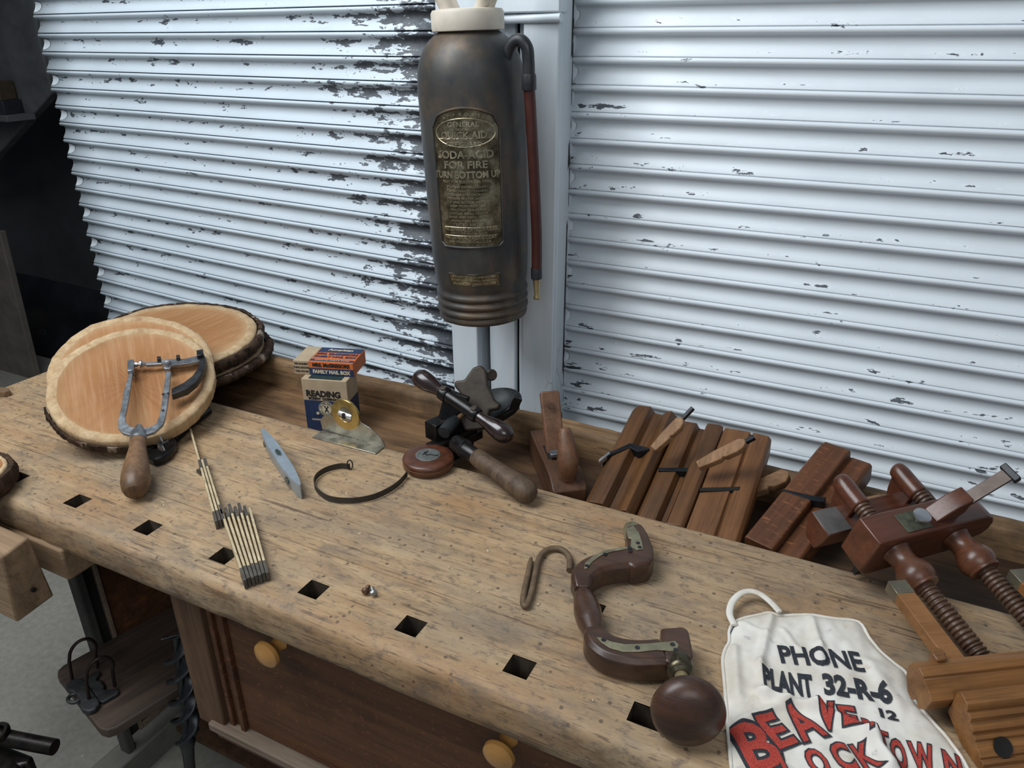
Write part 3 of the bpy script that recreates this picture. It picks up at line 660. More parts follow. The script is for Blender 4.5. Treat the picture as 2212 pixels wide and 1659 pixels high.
# the front slice leans toward the camera, the middle one lies flat under it, both lean on the back pair
AZ = radians(-37); TLT = radians(24.5)
NF = V((sin(TLT)*cos(AZ), sin(TLT)*sin(AZ), cos(TLT))); UPS = V((-cos(TLT)*cos(AZ), -cos(TLT)*sin(AZ), sin(TLT)))
CF = V((-1.257, .864, .949)); Tf = .032; Tm = .018
def sframe(c, th, n=NF): return frame(c-n*th, UPS.cross(n), n)
CM = CF-NF*(Tf+.0035)+UPS*.076
wslice('front wood slice leaning toward the viewer, under the steel saw frame', sframe(CF, Tf), .1545, .1545, Tf, 3.1, .006, .004, 3.25, span=1.3, dents=((-62, .055, 3), (125, .02, 4)))
wslice('middle wood slice peeping out behind the front one', sframe(CM, Tm), .156, .154, Tm, 8.4, .003, .003, 3.3, span=.5)
cb = V((-1.473, 1.118, .922))
wslice('large flat wood slice at the back, topmost of the bark-edged pair', Matrix.Translation((cb.x, cb.y, .887)) @ RX(1) @ RY(2), .216, .208, .034, 5.2, 0, .009, 0, rim=False, dents=((228, .27, 1.6),))
wslice('bark-edged slab lying under the large back wood slice', Matrix.Translation((cb.x+.014, cb.y+.006, .8525)) @ RX(.3) @ RZ(70), .208, .204, .026, 6.6, 0, .013, 0, rim=False, dents=((160, .27, 1.6),))

# ================================================================ metal saw frame with wooden handle
M_STEEL = plain('grey_nickel_steel', (.30, .32, .345), .34, .85, .25, 50, .15)
M_STEELD = plain('dark_tool_steel', (.055, .056, .06), .38, .8, .3, 50, .2)
M_STEELB = plain('bright_steel', (.55, .56, .58), .25, .9, .1, 50, .05)
M_HANDLE = wood('worn_brown_handle', (.10, .05, .024), (.28, .155, .075), 2, 1.0, .42, (.03, .018, .01), .8, .5, coat=.25)
# the tool rests on the slice's rim and on the bench: its plane goes through those contacts
def onface(u, v, off=.009):
    r = _ray(u, v); p0 = CF+NF*off; return EYE+r*((p0-EYE).dot(NF)/r.dot(NF))
hb = at(291, 1062, .8735); topL = onface(283, 797); topR = onface(434, 777)
ft0 = None
zax = (topR-topL).cross(topL-hb); zax.normalize()
if zax.z < 0: zax = -zax
_r1 = _ray(305, 936); ft = EYE+_r1*((topL-EYE).dot(zax)/_r1.dot(zax))
_r2 = _ray(362, 785); yax = ((EYE+_r2*((topL-EYE).dot(zax)/_r2.dot(zax)))-ft).normalized(); xax = yax.cross(zax)
Ms = Matrix(((xax.x, yax.x, zax.x, ft.x), (xax.y, yax.y, zax.y, ft.y), (xax.z, yax.z, zax.z, ft.z), (0, 0, 0, 1)))
saw = thing('saw_frame', 'steel U-shaped saw frame with a turned wooden handle lying on the front wood slice', 'tool', Ms)
Mi = Ms.inverted()
def sp(u, v, lz=0):                       # photo pixel onto the tool's own plane
    r = _ray(u, v); n = zax; p0 = ft+n*lz; t = (p0-EYE).dot(n)/r.dot(n); q = Mi @ (EYE+r*t); return (q.x, q.y)
outer = [(282, 800), (276, 822), (268, 848), (262, 885), (256, 910), (256, 928), (266, 938), (285, 943), (310, 943), (335, 936), (352, 920), (358, 905), (362, 880), (366, 850), (370, 805)]
inner = [(359, 805), (353, 850), (349, 880), (345, 900), (338, 918), (322, 926), (300, 928), (282, 924), (273, 915), (272, 900), (278, 870), (283, 840), (289, 800)]
MB().prism([sp(*p) for p in outer+inner], -.0025, .0035).build('frame', M_STEEL, saw, bevel=.0008)
MB().prism([sp(*p) for p in ((277, 786), (291, 784), (291, 808), (277, 810))], -.006, .010).build('clamp_block', M_STEEL, saw, bevel=.0015)
a_, b_ = sp(291, 789), sp(318, 788)
dirx = V((b_[0]-a_[0], b_[1]-a_[1], 0)); L = dirx.length
MB().lathe([(0, 0), (.005, 0), (.005, .25*L), (.003, .28*L), (.003, .42*L), (.0085, .45*L), (.0085, .58*L), (.005, .6*L), (.0065, .68*L), (.004, .85*L), (.001, L)], 18, zf((a_[0], a_[1], .002), dirx)).build('thumb_screw', M_STEELB, saw)
bar = MB().prism([sp(*p) for p in ((316, 786), (350, 783), (352, 779), (400, 778), (424, 772), (438, 772), (438, 783), (400, 789), (372, 792), (368, 800), (356, 800), (350, 789), (316, 791))], -.003, .004).build('cross_bar', M_STEEL, saw, bevel=.0008)
for st_ in (((341, 780), (349, 779), (349, 785), (341, 786)), ((382, 777), (390, 776), (390, 782), (382, 783))): MB().prism([sp(*p) for p in st_], .002, .012).build('stop', M_STEELD, bar, bevel=.0008)
p = sp(360, 790); MB().lathe([(0, 0), (.009, 0), (.009, .006), (.007, .009), (.004, .009), (.003, .007), (0, .007)], 24, T(p[0], p[1], .003)).build('pivot_screw', M_STEELB, saw)
arcO = [(441, 768), (446, 785), (440, 808), (426, 830), (405, 847), (372, 858)]; arcI = [(372, 845), (398, 832), (416, 818), (428, 802), (432, 786), (431, 770)]
MB().prism([sp(*q) for q in arcO+arcI], -.008, .007).build('curved_quadrant', M_STEELD, saw, bevel=.0012)
MB().prism([sp(*q) for q in ((426, 768), (440, 765), (441, 778), (427, 780))], -.008, .014).build('clamp_block', M_STEELD, saw, bevel=.0015)
for q_ in ((353, 855), (364, 853), (353, 890)):
    p = sp(*q_); MB().lathe([(0, .0), (.0028, 0), (.0024, .0012), (0, .0014)], 12, T(p[0], p[1], .0035)).build('rivet', M_STEELD, saw)
# handle
hd = Mi @ hb; d = V((hd.x, hd.y, hd.z)); s0 = V((sp(300, 930)[0], sp(300, 930)[1], .001)); d = d-s0; L = d.length
Mh = zf(s0, d)
MB().lathe([(.006, -.010), (.0075, -.006), (.0085, 0), (.0125, .006), (.014, .022), (.0135, .026)], 24, Mh).build('ferrule', M_STEEL, saw)
k = (L-.024)/.12
MB().lathe([(.0125, .024), (.0140, .030), (.0140, .045), (.0165, .06), (.0205, .085), (.0230, .105), (.0235, .122), (.0205, .137), (.0165, .144), (.0150, .1455), (0, .1458)], 32, Mh @ Matrix.Scale((L+.003)/.146, 4, (0, 0, 1))).build('handle', M_HANDLE, saw, ang=50)

# ================================================================ dark adjustable wrench by the slice
M_IRON = plain('oily_black_iron', (.022, .022, .023), .36, .7, .4, 60, .3)
wr = thing('adjustable_wrench', 'dark greasy wrench lying half under the front wood slice', 'wrench', at(350, 980, .852))
def wp(u, v, z=.852): q = at(u, v, z)-wr.location; return (q.x, q.y)
wr.location = at(350, 980, .852); 
MB().prism([wp(*q) for q in ((312, 985), (320, 1002), (336, 1009), (356, 1003), (372, 992), (384, 975), (384, 964), (376, 957), (370, 966), (356, 980), (340, 984), (328, 985))], 0, .016).build('lower_jaw', M_IRON, wr, bevel=.004, seg=3)
MB().prism([wp(*q) for q in ((313, 968), (335, 950), (347, 953), (345, 968), (330, 982), (318, 988))], 0, .014).build('upper_jaw', M_IRON, wr, bevel=.004, seg=3)
MB().prism([wp(*q) for q in ((368, 950), (384, 958), (420, 925), (460, 895), (452, 890), (400, 925), (372, 944))], .002, .014).build('handle', M_IRON, wr, bevel=.003)
p1 = wp(352, 978); p2 = wp(366, 970)
MB().lathe([(0, 0)]+[(.0055+.001*(i % 2), .001+.0012*i) for i in range(12)]+[(0, .016)], 16, zf((p1[0], p1[1], .014), (p2[0]-p1[0], p2[1]-p1[1], 0))).build('worm_screw', M_IRON, wr)
p1 = at(348, 948, .895)-wr.location; p2 = at(346, 962, .875)-wr.location; p3 = at(352, 978, .866)-wr.location
MB().tube(sm([p1, p2, p3], 5), .9, sec=[(-.007, -.0012), (.007, -.0012), (.007, .0012), (-.007, .0012)], up=(0, -1, .4)).build('hook', M_STEELB, wr)

# ================================================================ folding ruler
M_RULE = wood('yellowed_rule_wood', (.38, .29, .16), (.66, .55, .36), 0, 1.5, .55, (.12, .08, .05), .4, .4)
M_TIP = wood('dark_worn_brass_tip', (.045, .04, .036), (.12, .105, .085), 0, 1.5, .45, (.02, .02, .02), .4, .3)
ru = thing('folding_ruler', 'old folding rule half opened, sticks standing on edge with dark brass ends', 'ruler', at(500, 1180, .85))
Mr = ru.matrix_world.inverted() if False else Matrix.Translation(-at(500, 1180, .85))
def stick(p, q, k, h=.0155, w=.0037, tips=(1, 1), z=0):
    p = Mr @ p; q = Mr @ q; d = (q-p); L = d.length; M = frame((p.x, p.y, z), d, (0, 0, 1))
    s_ = MB().box(0, L, -w/2, w/2, 0, h, M).build('stick', M_RULE, ru, bevel=.0005)
    if tips[0]: MB().box(-.0008, .030, -w/2-.0004, w/2+.0004, -.0, h+.0006, M).build('brass_end', M_TIP, s_, bevel=.0006)
    if tips[1]: MB().box(L-.030, L+.0008, -w/2-.0004, w/2+.0004, -.0, h+.0006, M).build('brass_end', M_TIP, s_, bevel=.0006)
zt_ = .866
A1 = at(474, 1090, zt_); B1 = at(529, 1252, zt_); A2 = at(536, 1085, zt_); B2 = at(577, 1236, zt_)
nS = 7
for i in range(nS):
    f = i/(nS-1); a = A1.lerp(A2, f); b = B1.lerp(B2, f); dd = (b-a).normalized()
    a = a+dd*(.010*(i % 2)); 
    if i == nS-1: a = a+dd*.015
    stick(a, b-dd*.002*(i % 2), i, tips=(i < nS-1, 1))
A3 = at(430, 993, zt_); B3 = at(467, 1125, zt_); A4 = at(442, 990, zt_); B4 = at(482, 1120, zt_)
for i in range(3):
    f = i/2; stick(A3.lerp(A4, f), B3.lerp(B4, f), i, tips=(i != 1, 1))
stick(at(411, 925, zt_), at(432, 1000, zt_), 0, tips=(0, 0))
MB().lathe([(0, -.006), (.005, -.006), (.005, .006), (0, .006)], 12, T(*(Mr @ at(434, 1016, .858))) @ RX(90)).build('hinge', M_TIP, ru)

# ================================================================ small aluminium level
M_ALU = plain('blue_grey_aluminium', (.36, .42, .47), .38, .55, .08, 60, .08)
M_VIAL = plain('dark_green_vial', (.02, .035, .03), .12)
la = at(566, 925, .878); lb = at(648, 1048, .878)
d = lb-la; d.z = 0; L = d.length
lv = thing('torpedo_level', 'slim pale aluminium torpedo level with pointed ends standing on edge', 'level', frame((la.x, la.y, .851), d, (0, 0, 1)))
hw, hh = .0085, .027
secs = []
for i in range(29):
    t = i/28; w = hw*min(1, (sin(pi*t))**.55*1.02+.06); x = L*t; z0 = 0
    lo = .0+ .0*t
    secs.append([(x, -w, 0), (x, w, 0), (x, w*1.25, hh*.93), (x, w*1.1, hh), (x, -w*1.1, hh), (x, -w*1.25, hh*.93)])
bo = MB().loft(secs).build('body', M_ALU, lv, ang=30)
sl_ = [(.0125*cos(a*pi/12), .0035*sin(a*pi/12)) for a in range(24)]
MB().prism([(x+L*.46, y) for x, y in sl_], hh-.002, hh+.0004).build('vial', M_VIAL, lv)
MB().tube([(x*1.12+L*.46, y*1.3, hh+.0004) for x, y in sl_], .0006, 6, closed=True).build('vial_bezel', M_STEELB, lv)
MB().prism([(x*.8, y*1.8) for x, y in sl_], -.0005, .0006, T(L*.80, -hw*1.18, hh*.5) @ RX(82)).build('vial', M_VIAL, lv)
MB().prism([(x*.6, y*1.6) for x, y in sl_], -.0005, .0006, T(L*.17, -hw*.98, hh*.5) @ RX(82)).build('vial', M_VIAL, lv)

# ================================================================ leather tape measure
M_LEATH = plain('brown_leather', (.085, .026, .011), .42, 0, .35, 50, .3, coat=.3)
M_PEWT = plain('dull_nickel_disc', (.30, .31, .29), .4, .8, .2, 80, .2)
M_STITCH = plain('tan_stitching', (.30, .17, .09), .7)
M_TAPE = plain('dark_tape_ribbon', (.035, .028, .022), .6, 0, .3, 90, .2)
tc = at(926, 1007, .851)
tp = thing('tape_measure', 'round brown leather tape measure with curled dark ribbon on the bench', 'tape measure', tc)
RR = .0465
MB().lathe([(0, .002), (RR-.004, .0015), (RR-.001, .004), (RR, .008), (RR-.0012, .0105), (RR-.0012, .0125), (RR, .015), (RR-.001, .0195), (RR-.004, .0215), (RR*.7, .0235), (0, .024)], 64).build('case', M_LEATH, tp, ang=60)
st = MB()
for i in range(90):
    a = 2*pi*i/90; st.box(-.0013, .0013, -.0003, .0003, -.0004, .0004, Matrix.Rotation(a, 4, 'Z') @ T(0, RR-.0006, .0115))
st.build('stitching', M_STITCH, tp)
ds = MB().lathe([(0, .0), (.0225, .0), (.0225, .0008), (.021, .0014), (.018, .0009), (0, .001)], 48, T(0, 0, .0236)).build('winding_disc', M_PEWT, tp)
MB().tube([(-.010, .004, .0254), (-.002, -.004, .0256), (.006, .001, .0256), (.014, .002, .0256), (.018, .006, .0254)], .0009, 8).tube([(-.008, -.006, .0252), (-.006, .010, .0256)], .0007, 6).build('folding_crank', M_STEELD, ds)
rib = [at(u, v, .8512)-tc for u, v in ((880, 1030), (862, 1050), (835, 1068), (800, 1082), (757, 1088), (715, 1084), (692, 1071), (680, 1054), (684, 1036), (705, 1021), (735, 1013), (757, 1014))]
rib = sm(rib, 6)
rb = MB().tube([V((p.x, p.y, .0062)) for p in rib], 1, sec=[(-.0006, -.0055), (.0006, -.0055), (.0006, .0055), (-.0006, .0055)], up=(0, 0, 1)).build('ribbon', M_TAPE, tp)
e_ = rib[-1]
MB().tube([(e_.x+.0075*cos(a*pi/8)*.5, e_.y+.003*cos(a*pi/8), .010+.0095*sin(a*pi/8)) for a in range(16)], .0012, 6, closed=True).build('end_ring', M_STEELD, rb)
# ================================================================ clinometer plate with brass dial
M_SILV = plain('dull_silver_plate', (.40, .385, .33), .30, .9, .3, 45, .15)
M_GOLD = plain('polished_yellow_brass', (.62, .46, .17), .25, .9, .15, 40, .08)
M_VGLASS = plain('silver_vial_tube', (.75, .78, .8), .12, .6, .1, 30, 0)
ca = at(690, 935, .851); cb_ = at(826, 970, .851)
d = cb_-ca; d.z = 0; L = d.length
cl = thing('angle_level', 'silver angle level with a round brass dial standing at the tray edge', 'level', frame((ca.x, ca.y, .851), d, (0, 0, 1)))
P_ = [(0, .004), (.0, .010), (-.002, .020), (.004, .032), (.016, .038), (.030, .040), (.042, .052), (.060, .066), (.075, .066), (.092, .052), (.100, .040), (.118, .034), (.136, .024), (.150, .008), (.153, 0)]
sx = L/.153
MB().prism([(x*sx, z) for x, z in P_], -.0012, .0012, T(0, .010, 0) @ RX(90)).build('plate', M_SILV, cl, bevel=.0005)
MB().box(0, L, -.022, .011, 0, .0016).build('base_flange', M_SILV, cl, bevel=.0006)
dl = MB().lathe([(.014, .002), (.016, .004), (.021, .0035), (.0315, .0045), (.0325, .003), (.0325, 0), (0, 0)], 56, T(.067*sx, .0085, .052) @ RX(90)).build('dial', M_GOLD, cl)
MB().lathe([(0, .001), (.013, .001), (.014, .0018), (.014, .0035), (.015, .004)], 40, T(.067*sx, .0085, .052) @ RX(90)).build('dial_centre', M_SILV, dl)
MB().lathe([(0, -.015), (.004, -.015), (.0048, -.012), (.0048, .012), (.004, .015), (0, .015)], 18, T(.067*sx, .0045, .052) @ RY(98)).build('vial', M_VGLASS, cl)
MB().box(-.003, .003, -.002, .002, -.005, .005, T(.067*sx, .0, .052)).build('vial_band', M_STEELD, cl)
# ================================================================ cardboard boxes in the tray
M_KRAFT = plain('tan_box_board', (.43, .33, .215), .7, 0, .14, 30, .15)
M_BNAVY = plain('navy_box_print', (.016, .032, .085), .55, 0, .15, 40, .05)
M_ORNG = plain('orange_box_print', (.62, .15, .035), .55, 0, .12, 40, .05)
M_INK = plain('black_ink', (.012, .012, .013), .6)
M_CREAMI = plain('cream_print', (.58, .50, .36), .6, 0, .1)
M_GRND = plain('dark_green_print', (.01, .03, .03), .6)
# front face of the tall box runs parallel to the picture more or less: bottom edge points
bl = at(668, 903, .835); br = at(762, 928, .835)
ctr = at(652, 826, .927)
fl = atY(652, 815, 1.048); fr = atY(757, 812, 1.10)
fl = at(652, 818, .905); fr = at(766, 813, .905)
dxv = V((cos(radians(17)), sin(radians(17)), 0))
W1 = .098; D1 = .058; H1 = .125
o1 = V((fl.x, fl.y, .791))
zt1_ = .791+H1
o1 = at(650, 818, zt1_); o1 = V((o1.x, o1.y, .791))
bxr = thing('screw_box', 'tan and navy screw company box standing in the tray', 'box', frame(o1, dxv, (0, 0, 1)))
MB().box(0, W1, 0, D1, 0, H1).build('carton', M_KRAFT, bxr, bevel=.0008)
MB().box(.0008, W1-.0008, -.0004, .0, .001, .077).box(W1, W1+.0004, .001, D1-.001, .001, .077).build('navy_panel', M_BNAVY, bxr)
MB().box(.014, W1-.012, .004, .05, H1, H1+.0004).build('top_label', M_GRND, bxr)
def ftext(items, parent, m, yy=-.0006, nm='lettering'):
    text_obj(nm, [(text_mesh(b, s_, bo_, .0002, xs=xs_), x, z, 0) for b, s_, bo_, xs_, x, z in items], lambda x, y, z: (x, yy-z, y), m, parent)
ftext([('READING', .0185, .0009, .95, W1*.46, .0925), ('SCREW  COMPANY', .0070, .0004, 1.12, W1*.47, .0815)], bxr, M_INK)
ftext([('NORRISTOWN · PENNA.', .0055, .0001, 1.05, W1*.47, .032)], bxr, M_CREAMI)
ring = lambda r0, r1, x, z, n=40: ([(r1*cos(2*pi*i/n)+x, r1*sin(2*pi*i/n)+z) for i in range(n)], )
em = MB()
for r0, r1 in ((.0, .0175),): em.prism([(r1*cos(2*pi*i/44)+W1*.50, r1*sin(2*pi*i/44)+.0585) for i in range(44)], 0, .0004, T(0, -.0006, 0) @ RX(90))
for x in (W1*.29, W1*.71): em.prism([(.0036*cos(2*pi*i/20)+x, .0034*sin(2*pi*i/20)+.0475) for i in range(20)], 0, .0004, T(0, -.0006, 0) @ RX(90))
em.build('emblem', M_CREAMI, bxr)
e2 = MB()
for rr_ in (.0163, .0113): e2.tube([(rr_*cos(2*pi*i/44)+W1*.50, -.0011, rr_*sin(2*pi*i/44)+.0585) for i in range(44)], .0004, 5, closed=True)
for s_ in (1, -1): e2.prism([(-.0012, -.008), (.0012, -.008), (.0010, .006), (.0026, .008), (-.0026, .008), (-.0010, .006)], 0, .0003, T(W1*.50, -.0011, .0585) @ RX(90) @ RZ(28*s_))
e2.build('emblem_screws', M_INK, bxr)
cs = []
for i, ch in enumerate('IN THE METAL TRADES SINCE'): a = pi*.93-i*.235; cs.append((text_mesh(ch, .0035, .0001, .0002), W1*.50+.0138*cos(a), .0585+.0138*sin(a), a-pi/2))
text_obj('emblem_lettering', cs, lambda x, y, z: (x, -.0012-z, y), M_INK, bxr)
# nail box on top
zt2_ = zt1_
oo = at(640, 806, zt2_+.0)
nb = thing('nail_box', 'orange and navy family nail box lying on top of the screw box', 'box', frame((oo.x, oo.y-.004, zt2_+.0008), V((cos(radians(18)), sin(radians(18)), 0)), (0, 0, 1)))
W2 = .129; D2 = .078; H2 = .030; xk = .033
MB().box(0, W2, 0, D2, 0, H2).build('carton', M_ORNG, nb, bevel=.0008)
MB().box(-.0005, xk, -.0005, D2+.0005, -.0002, H2+.0005).build('tan_end', M_KRAFT, nb, bevel=.0008)
MB().box(xk, W2+.0003, -.0005, .0005, .0, .0155).box(xk+.001, W2-.001, D2*.66, D2-.001, H2, H2+.0004).box(xk+.001, W2-.001, .004, .014, H2, H2+.0004).build('navy_band', M_BNAVY, nb)
ftext([("MRS. McGREGORS", .0105, .0006, .95, (xk+W2)/2, .0225)], nb, M_INK, -.0006)
ftext([("FAMILY NAIL BOX", .0105, .0006, .95, (xk+W2)/2, .0075)], nb, M_CREAMI, -.0008)
ftext([("THE HANDIEST", .0055, .0002, .8, xk/2, .0235), ("THING AROUND", .0055, .0002, .8, xk/2, .0150), ("THE HOUSE", .0055, .0002, 1, xk/2, .0065)], nb, M_INK, -.0008)
def ttext(items, m): text_obj('top_lettering', [(text_mesh(b, s_, bo_, .0001, xs=xs_), x, z, 0) for b, s_, bo_, xs_, x, z in items], lambda x, y, z: (x, y, H2+.0007+z), m, nb)
ttext([("MRS. McGREGORS", .0125, .0006, .9, (xk+W2)/2, .042), ("FAMILY NAIL BOX", .0125, .0006, .9, (xk+W2)/2, .0275)], M_BNAVY)
ttext([("American", .014, .0005, 1.0, (xk+W2)/2, .065)], M_CREAMI)
ttext([("ASSORTED NAILS & TACKS", .0062, .0001, 1.0, (xk+W2)/2, .009)], M_CREAMI)
# ================================================================ moulding planes in the tray
M_BEECH = wood('reddish_beech', (.062, .025, .008), (.175, .078, .026), 0, 1.1, .42, (.03, .014, .007), .55, .5, coat=.12)
M_BEECH2 = wood('golden_brown_beech', (.115, .046, .015), (.25, .112, .042), 0, 1.1, .45, (.06, .03, .012), .4, .5, coat=.1)
M_BEECH3 = wood('flecked_red_beech', (.070, .024, .009), (.17, .062, .022), 0, 1.1, .45, (.04, .018, .01), .4, .5, coat=.1, flecks=.55)
M_WEDGE = wood('worn_tan_wedge', (.17, .085, .035), (.36, .20, .10), 0, 1.2, .55, (.05, .03, .018), .5, .5)
M_BIRON = plain('black_plane_iron', (.018, .02, .024), .4, .6, .3, 50, .15)
def place(x0, y0, z0, yaw, pitch):       # local x along the plane, y across to the LEFT->right flipped, z up
    d = V((sin(radians(yaw))*cos(radians(pitch)), cos(radians(yaw))*cos(radians(pitch)), sin(radians(pitch))))
    r = V((cos(radians(yaw)), -sin(radians(yaw)), 0)); u = r.cross(d)
    # local axes: x = along, y = left (−r), z = up
    return Matrix(((d.x, -r.x, u.x, x0), (d.y, -r.y, u.y, y0), (d.z, -r.z, u.z, z0), (0, 0, 0, 1)))
def mplane(name, label, x0, yaw, prof, L, m, y0=1.0315, pitch=16.2, z0=.7925, x_off=0):
    t = thing(name, label, 'plane', place(x0, y0, z0, yaw, pitch), group='moulding planes leaning in the tray')
    secs = []
    for x in (0, .0015, L-.012, L-.003, L):
        k = 1 if 0 < x < L-.004 else .985
        hh = 1 if x < L-.013 else (.985 if x < L-.005 else .93)
        secs.append([(x, -w*k-.0005*(k < 1), h*(hh if h > .01 else 1)) for w, h in prof])
    MB().loft(secs).build('body', m, t, bevel=.0015)
    return t
PA = [(0, 0), (0, .042), (.010, .053), (.034, .056), (.042, .041), (.056, .040), (.067, .053), (.075, .056), (.086, .042), (.086, 0)]
PB = [(0, 0), (0, .034), (.008, .041), (.034, .043), (.040, .030), (.050, .030), (.054, .049), (.078, .052), (.084, .048), (.084, 0)]
PC = [(0, 0), (0, .044), (.046, .047), (.0475, .041), (.0505, .041), (.052, .047), (.079, .046), (.085, .038), (.085, 0)]
PD = [(0, 0), (0, .050), (.003, .053), (.046, .053), (.048, .050), (.0485, .036), (.052, .038), (.082, .039), (.086, .034), (.086, 0)]
pa = mplane('moulding_plane', 'moulding plane with a deep middle groove, next to the smoothing plane with a handle', -.372, .5, PA, .262, M_BEECH)
pbn = mplane('moulding_plane', 'moulding plane with a stepped face, second from the left of four in the tray', -.2835, .8, PB, .255, M_BEECH, y0=1.033)
pcn = mplane('moulding_plane', 'pale brown flat-sided moulding plane crossed by a rounded wedge', -.1975, .5, PC, .258, M_BEECH2)
pdn = mplane('moulding_plane', 'reddish flecked moulding plane lying askew beside the screw-arm plough plane', -.103, 19, PD, .262, M_BEECH3, y0=1.048, pitch=16.8)
def inlay(t, pts, z0, z1, name, m, bev=.0006): return MB().prism([(x, -w) for x, w in pts], z0, z1).build(name, m, t, bevel=bev)
inlay(pa, [(.100, -.004), (.112, .0), (.150, .030), (.150, .066), (.146, .068), (.134, .050), (.140, .034), (.106, .002)], .030, .0572, 'iron', M_BIRON)
inlay(pa, [(.088, -.006), (.094, -.008), (.118, .002), (.114, .006)], .046, .0574, 'iron_edge', M_STEELB)
inlay(pbn, [(.118, .004), (.130, .036), (.136, .058), (.128, .060), (.122, .040), (.112, .006)], .03, .0445, 'iron', M_BIRON)
inlay(pcn, [(.094, -.001), (.112, .046), (.118, .060), (.110, .060), (.102, .044), (.086, .0)], .030, .0478, 'throat', M_SHAD)  # black slab painted in for the shade of the throat's recess
inlay(pdn, [(.120, -.001), (.132, .046), (.140, .064), (.128, .066), (.122, .050), (.116, .0)], .030, .0535, 'iron', M_BIRON)
# wedges with irons held in the planes
def wedge(parent, a, b, w, th, name='wedge', m=M_WEDGE, iron=None, notch=True, up=(0, -.4, 1)):
    mi = parent.matrix_world.inverted() if parent else I4
    pa_, pb_ = V(a), V(b); d = pb_-pa_; L = d.length
    M = mi @ frame(pa_, d, up)
    P = [(0, -w*.32), (L*.45, -w*.5), (L*.5, -w*.34), (L*.56, -w*.5), (L*.8, -w*.55), (L*.93, -w*.42), (L, -w*.12), (L, w*.22), (L*.9, w*.48), (L*.4, w*.5), (0, w*.36)]
    if not notch: P = [(0, -w*.3), (L*.8, -w*.5), (L*.95, -w*.35), (L, 0), (L*.95, w*.4), (L*.8, w*.5), (0, w*.34)]
    o = MB().prism(P, -th/2, th/2, M).build(name, m, parent, bevel=.0015)
    if iron: MB().box(L*.7, L+iron, -w*.06, w*.26, -th*.32, th*.25, M).build('iron_tang', M_BIRON, parent, bevel=.0006)
    return o
wedge(pbn, at(1413, 972, .905), at(1476, 906, .955), .020, .013, iron=.026)
wedge(pcn, at(1509, 1008, .895), at(1612, 956, .945), .022, .013, iron=.016)
w3 = thing('loose_wedge', 'small notched wooden wedge lying in the tray between two moulding planes', 'wedge', at(1660, 1045, .855))
MI = w3.matrix_world.inverted(); p, q_ = at(1620, 1062, .868), at(1706, 1028, .885)
bpy.context.view_layer.update()
def loose(label, a, b, w, th, iron, name='loose_wedge', m=M_WEDGE):
    t = thing(name, label, 'wedge', V(a)); d = V(b)-V(a); L = d.length; M = frame((0, 0, 0), d, (0, -.3, 1))
    P = [(0, -w*.3), (L*.4, -w*.5), (L*.45, -w*.3), (L*.55, -w*.5), (L*.85, -w*.5), (L, -w*.1), (L, w*.2), (L*.9, w*.5), (0, w*.4)]
    MB().prism(P, -th/2, th/2, M).build('wedge', m, t, bevel=.002)
    if iron: MB().box(L*.6, L+iron, -w*.1, w*.15, -th*.3, th*.2, M).build('iron', M_BIRON, t, bevel=.0006)
    return t
bpy.data.objects.remove(w3)
loose('small notched wooden wedge lying in the tray between the pale and the flecked moulding planes', at(1618, 1063, .84), at(1706, 1028, .872), .028, .018, 0)
loose('rounded wooden wedge with a black iron behind the left arm of the screw-arm plane', at(1842, 1100, .865), at(1912, 1090, .875), .030, .02, .03)

# ================================================================ wooden plane with upright wedge and tote
M_PLN = wood('dark_worn_beech', (.045, .020, .010), (.145, .066, .032), 0, 1.0, .45, (.02, .012, .008), .6, .5, coat=.12)
M_PLN2 = wood('warm_worn_wedge', (.10, .045, .022), (.22, .105, .055), 0, 1.0, .45, (.04, .02, .012), .5, .5, coat=.12)
n0 = V((-.408, 1.045, .7915)); dj = V((-.60, .80, 0)).normalized()
jp = thing('wooden_hand_plane', 'wooden hand plane with a tall upright wedge and a rounded handle in the tray', 'plane', frame(n0, dj, (0, 0, 1)))
secs = []
for x in (0, .004, .03, .16, .199, .203):
    w = .031 if .003 < x < .2 else .0295; h = .060 if .003 < x < .2 else .057
    if x < .02: h -= .014
    secs.append([(x, -w, 0), (x, w, 0), (x, w, h), (x, -w, h)])
MB().loft(secs).build('body', M_PLN, jp, bevel=.004, seg=3)
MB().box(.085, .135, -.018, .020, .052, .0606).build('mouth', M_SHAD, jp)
MB().box(.086, .100, -.015, .017, .056, .064, RY(-6)).build('blade', M_STEEL, jp, bevel=.001)
for y in (-.0235, .0205): MB().prism([(.070, .058), (.135, .058), (.125, .078), (.100, .072)], y, y+.005, RX(90) @ T(0, 0, 0)).build('cheek', M_PLN, jp, bevel=.001) if False else None
mj = frame((.128, 0, .058), (0, 1, 0), (.30, 0, 1))
MB().prism([(-.017, -.02), (.017, -.02), (.0185, .112), (.016, .117), (-.016, .117), (-.0185, .112)], -.0075, .0075, frame((.112, 0, .056), (0, 1, 0), V((1, 0, -.62)))).build('wedge', M_PLN2, jp, bevel=.003, seg=3)
MB().lathe([(0, 0), (.0065, 0), (.006, .001), (0, .0012)], 16, zf((.146, .002, .138), V((-1, 0, .62)))).build('wooden_pin', M_PLN, jp)
tote = sm([(.030, 0, .040), (.026, 0, .062), (.022, 0, .085), (.030, 0, .108), (.044, 0, .128), (.052, 0, .140)], 5)
rr = [interp(i/(len(tote)-1), [0, .2, .45, .7, .88, 1], [.0155, .0165, .0195, .0155, .0125, .0095]) for i in range(len(tote))]
MB().tube(tote, rr, 18).build('tote', M_PLN2, jp, ang=80)

